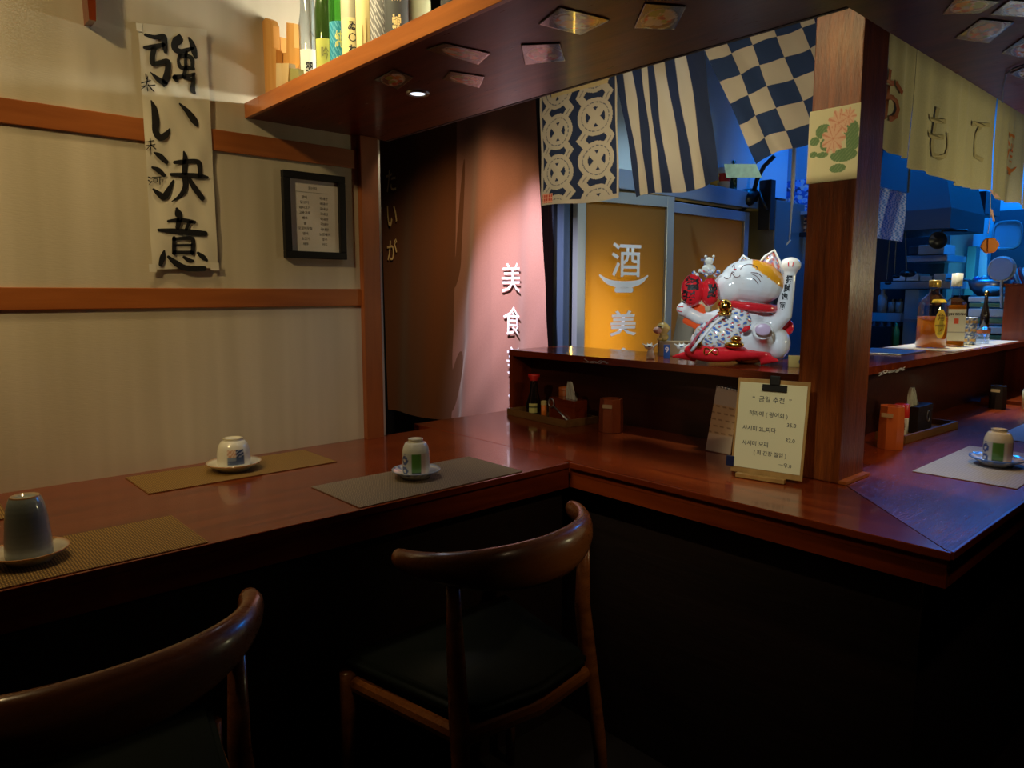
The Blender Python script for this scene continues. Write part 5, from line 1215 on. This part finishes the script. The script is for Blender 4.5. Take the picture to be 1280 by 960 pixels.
for k in range(4):
    t = thing('upturned_glass', ['upturned glass under the low shelf nearest the pillar', 'upturned glass second from the pillar', 'upturned glass third from the pillar', 'upturned glass under the low shelf nearest the green bottle'][k], 'glass', at_y(1093+k*9.5, 408, YK+.02), 0, 'glasses under the low shelf')
    obj('glass_body', lathe(B(), [(.018, 0), (.014, .045), (0, .045)], 16), mat('smoky glass', (.05, .10, .16), .1, coat=.5), t, smooth=True)
t = thing('green_bottle', 'slim green bottle standing in the kitchen under the low shelf', 'bottle', at_y(1119, 434, YK)); obj('bottle_body', lathe(B(), [(0, 0), (.02, 0), (.02, .10), (.008, .13), (.008, .15), (0, .15)], 16), mat('lit green glass', (.08, .55, .20), .1, coat=.5), t, smooth=True)
# hanging tools
t = thing('hanging_pan', 'black frying pan hanging at the hood with its handle sideways', 'pan')
p = at_y(1174, 300, 4.2); b = lathe(B(), [(0, 0), (.035, 0), (.045, .02), (.042, .02), (.033, .005), (0, .005)], 24); b.transform(Matrix.Translation(p) @ Matrix.Rotation(R(100), 4, 'X')); obj('pan_body', b, BLACKP, t, smooth=True)
obj('handle', tube(B(), [at_y(1174, 293, 4.2), at_y(1180, 288, 4.2), at_y(1210, 288, 4.2)], .006, 8), BLACKP, t)
p2 = at_y(1178, 290, 4.2); obj('hook', tube(B(), [p2, Vector((p2.x, 4.2, hz0-.0005))], .003, 6), DSTEEL, t)
for k, (x0, y0, x1, y1, r0) in enumerate(((1120, 300, 1118, 342, .02), (1131, 300, 1133, 338, .04), (1112, 302, 1108, 350, .018))):
    t = thing('ladle', ['thin ladle hanging under the blue cloth', 'black ladle with a wide bowl hanging beside the shelf', 'dark spatula hanging closest to the pillar'][k], 'ladle', (0, 0, 0), 0, 'hanging kitchen tools')
    obj('handle', tube(B(), [Vector((at_y(x0, y0, 4.2).x, 4.2, hz0-.0005)), at_y(x1, y1, 4.2)], .004, 8), DSTEEL, t); b = B(); ell(b, at_y(x1+2, y1+4, 4.2), (r0, r0, r0*.5)); obj('scoop', b, BLACKP, t, smooth=True)
# blue wall column, passage, items
kbox('white_wall_column', 'broad pale wall column in the middle of the kitchen', 'column', 1184, 1212, 268, 440, 5.3, .3, KBLUE)
t, w_, h_ = kbox('upper_cupboard', 'dark cupboard high on the wall above the column', 'cupboard', 1198, 1232, 240, 268, 5.0, .3, KDARK)
kbox('passage_frame', 'teal door frame right of the pale column', 'frame', 1206, 1217, 308, 400, 5.2, .08, mat('teal frame', (.10, .25, .28), .5))
t = thing('lit_curtain_strip', 'bright cyan-lit sheet hanging in the kitchen passage', 'sheet')
b = B(); prism(b, [at_y(x, y, 5.4) for x, y in ((1214, 312), (1234, 314), (1232, 388), (1213, 386))], (0, .01, 0)); obj('sheet', b, mat('white sheet', (.80, .92, .95), .5), t)
area('passage_light', tuple(at_y(1222, 345, 5.0)), tuple(at_y(1224, 350, 5.4)), .6, (.10, .65, 1.0), .12, .2)
t = thing('oval_serving_tray', 'rounded steel tray hanging on the far kitchen wall', 'tray')
Yt = 5.6; c = at_y(1259, 294, Yt); b = B(); N = 32; s1, s2 = abs(at_y(1277, 294, Yt).x-c.x), at_y(1259, 277, Yt).z-c.z
sup = lambda a, k: Vector((c.x+s1*k*math.copysign(abs(cos(a))**.55, cos(a)), Yt, c.z+s2*k*math.copysign(abs(sin(a))**.55, sin(a))))
prism(b, [sup(2*pi*i/N, 1) for i in range(N)], (0, .015, 0)); obj('plate', b, mat('blue steel tray', (.30, .40, .5), .3, metal=.5), t)
obj('rim', tube(B(), [sup(2*pi*i/N, 1)+Vector((0, -.004, 0)) for i in range(N+1)], .008, 6, caps=False), STEEL, t)
kbox('black_monitor', 'black box behind the bourbon bottle', 'monitor', 1188, 1212, 369, 400, 4.6, .2, BLACKP)
YW = 4.3
obj('monitor_shelf', bx(-1.62, -1.0, 4.58, 4.85, at_y(1200, 400, 4.6).z-.02, at_y(1200, 400, 4.6).z-.001), STEEL, bpy.data.objects['black_monitor'])
bpy.data.objects['monitor_shelf'].parent = None
tag(bpy.data.objects['monitor_shelf'], 'steel counter board under the black box behind the bourbon bottle', 'shelf')
t = thing('steel_wok', 'wide steel wok with utensils on the kitchen worktop', 'wok', at_y(1236, 371, YW))
obj('bowl', lathe(B(), [(0, 0), (.05, .004), (.085, .04), (.10, .085), (.097, .085), (.08, .042), (.045, .01), (0, .008)], 28), STEEL, t, smooth=True)
obj('handle', tube(B(), [(-.09, 0, .085), (-.20, 0, .095)], .006, 8), STEEL, t)
b = B()
for i in range(9): ell(b, (rnd.uniform(-.06, .06), rnd.uniform(-.04, .04), .08+rnd.uniform(0, .02)), rnd.uniform(.012, .022), n=10)
o = obj('utensils', b, PRNGL, t, smooth=True); color(o, lambda co: (.05, .12, .5) if sin(co.x*90) > .1 else (.5, .45, .4))
t = thing('round_table_mirror', 'round grey mirror on a thin stand beside the wok', 'mirror')
c = at_y(1252, 336, 4.0); b = lathe(B(), [(0, -.008), (.052, -.008), (.056, 0), (.052, .008), (0, .008)], 36); b.transform(Matrix.Translation(c) @ Matrix.Rotation(R(-12), 4, 'Z') @ Matrix.Rotation(R(90), 4, 'X')); obj('disc', b, mat('grey disc', (.30, .33, .36), .4), t, smooth=False)
obj('stand', tube(B(), [at_y(1252, 349, 4.0), at_y(1252, 385, 4.0)], .007, 8), mat('beige stand', (.5, .45, .35), .5), t)
b = B(); tube(b, [c+Vector((.056*cos(a)*.98, .004, .056*sin(a))) for a in [2*pi*i/32 for i in range(33)]], .004, 6, caps=False); obj('rim', b, MC['beige stand'], t)
t = thing('dish_rack', 'plates and red bowls piled behind the ledge end box', 'rack'); 
for k in range(5):
    b = lathe(B(), [(0, 0), (.05, 0), (.052, .008), (0, .008)], 20); p = at_y(1265+k*6, 346, 4.5); b.transform(Matrix.Translation(p) @ Matrix.Rotation(R(70), 4, 'Y')); obj('plate', b, CERAM if k % 2 else REDPL, t)
for k, (y0, y1, mm) in enumerate(((371, 377, 'w'), (379, 384, 'g'), (386, 396, 'w'), (398, 404, 'g'), (408, 417, 'w'), (419, 428, 'g'))):
    m = mat('white stack tray', (.70, .72, .60), .3) if mm == 'w' else mat('green stack tray', (.20, .33, .12), .3)
    lb = ['white tray topmost of the stack below the wok', 'green tray second from the top below the wok', 'thick white tray third from the top below the wok', 'green tray fourth from the top below the wok', 'white tray second from the bottom of the pile behind the glass', 'green tray lowest of the pile behind the glass']
    kbox('stacked_tray', lb[k], 'tray', 1211+rnd.uniform(-1, 1), 1256, y0, y1, 4.05, .25, m, part='shell', grp='trays piled below the wok')
t = thing('vinegar_bottle', 'thin dark bottle with a gold top before the tray stack', 'bottle', at_z(1229, 424, LT)); t.location = at_y(1229, 421, 3.75)
obj('bottle_body', lathe(B(), [(0, 0), (.020, 0), (.018, .10), (.008, .15), (.007, .19), (0, .19)], 18), MC['dark soy glass'], t, smooth=True); obj('cap', lathe(B(), [(.009, .185), (.010, .205), (0, .207)], 16), GOLD, t, smooth=True)
kbox('work_table', 'steel kitchen worktop behind the raised ledge', 'worktop', 1180, 1246, 430, 436, 4.0, .7, STEEL, part='top')
kbox('steel_cupboard', 'tall dark blue cupboard against the far kitchen wall on the right', 'cupboard', 1236, 1300, 262, 440, 5.75, .2, KDARK)

# ------------------------------------------------------------------ writing belongs to the sheet it is printed on (thing > part > sub-part)
for root in [o for o in bpy.data.objects if o.parent is None and len(o.children)]:
    hosts = [c for c in root.children if c.name.split('.')[0] in ('paper', 'frosted_pane', 'label_sheet', 'sheet', 'plate', 'card', 'ledge_top')]
    if not hosts or any(tuple(h.location) != (0, 0, 0) for h in hosts[:1]): continue
    for c in list(root.children):
        if c.name.split('.')[0] in ('lettering', 'bowl_emblem', 'ruled_line', 'autograph', 'marker_scribble'): c.parent = hosts[0]
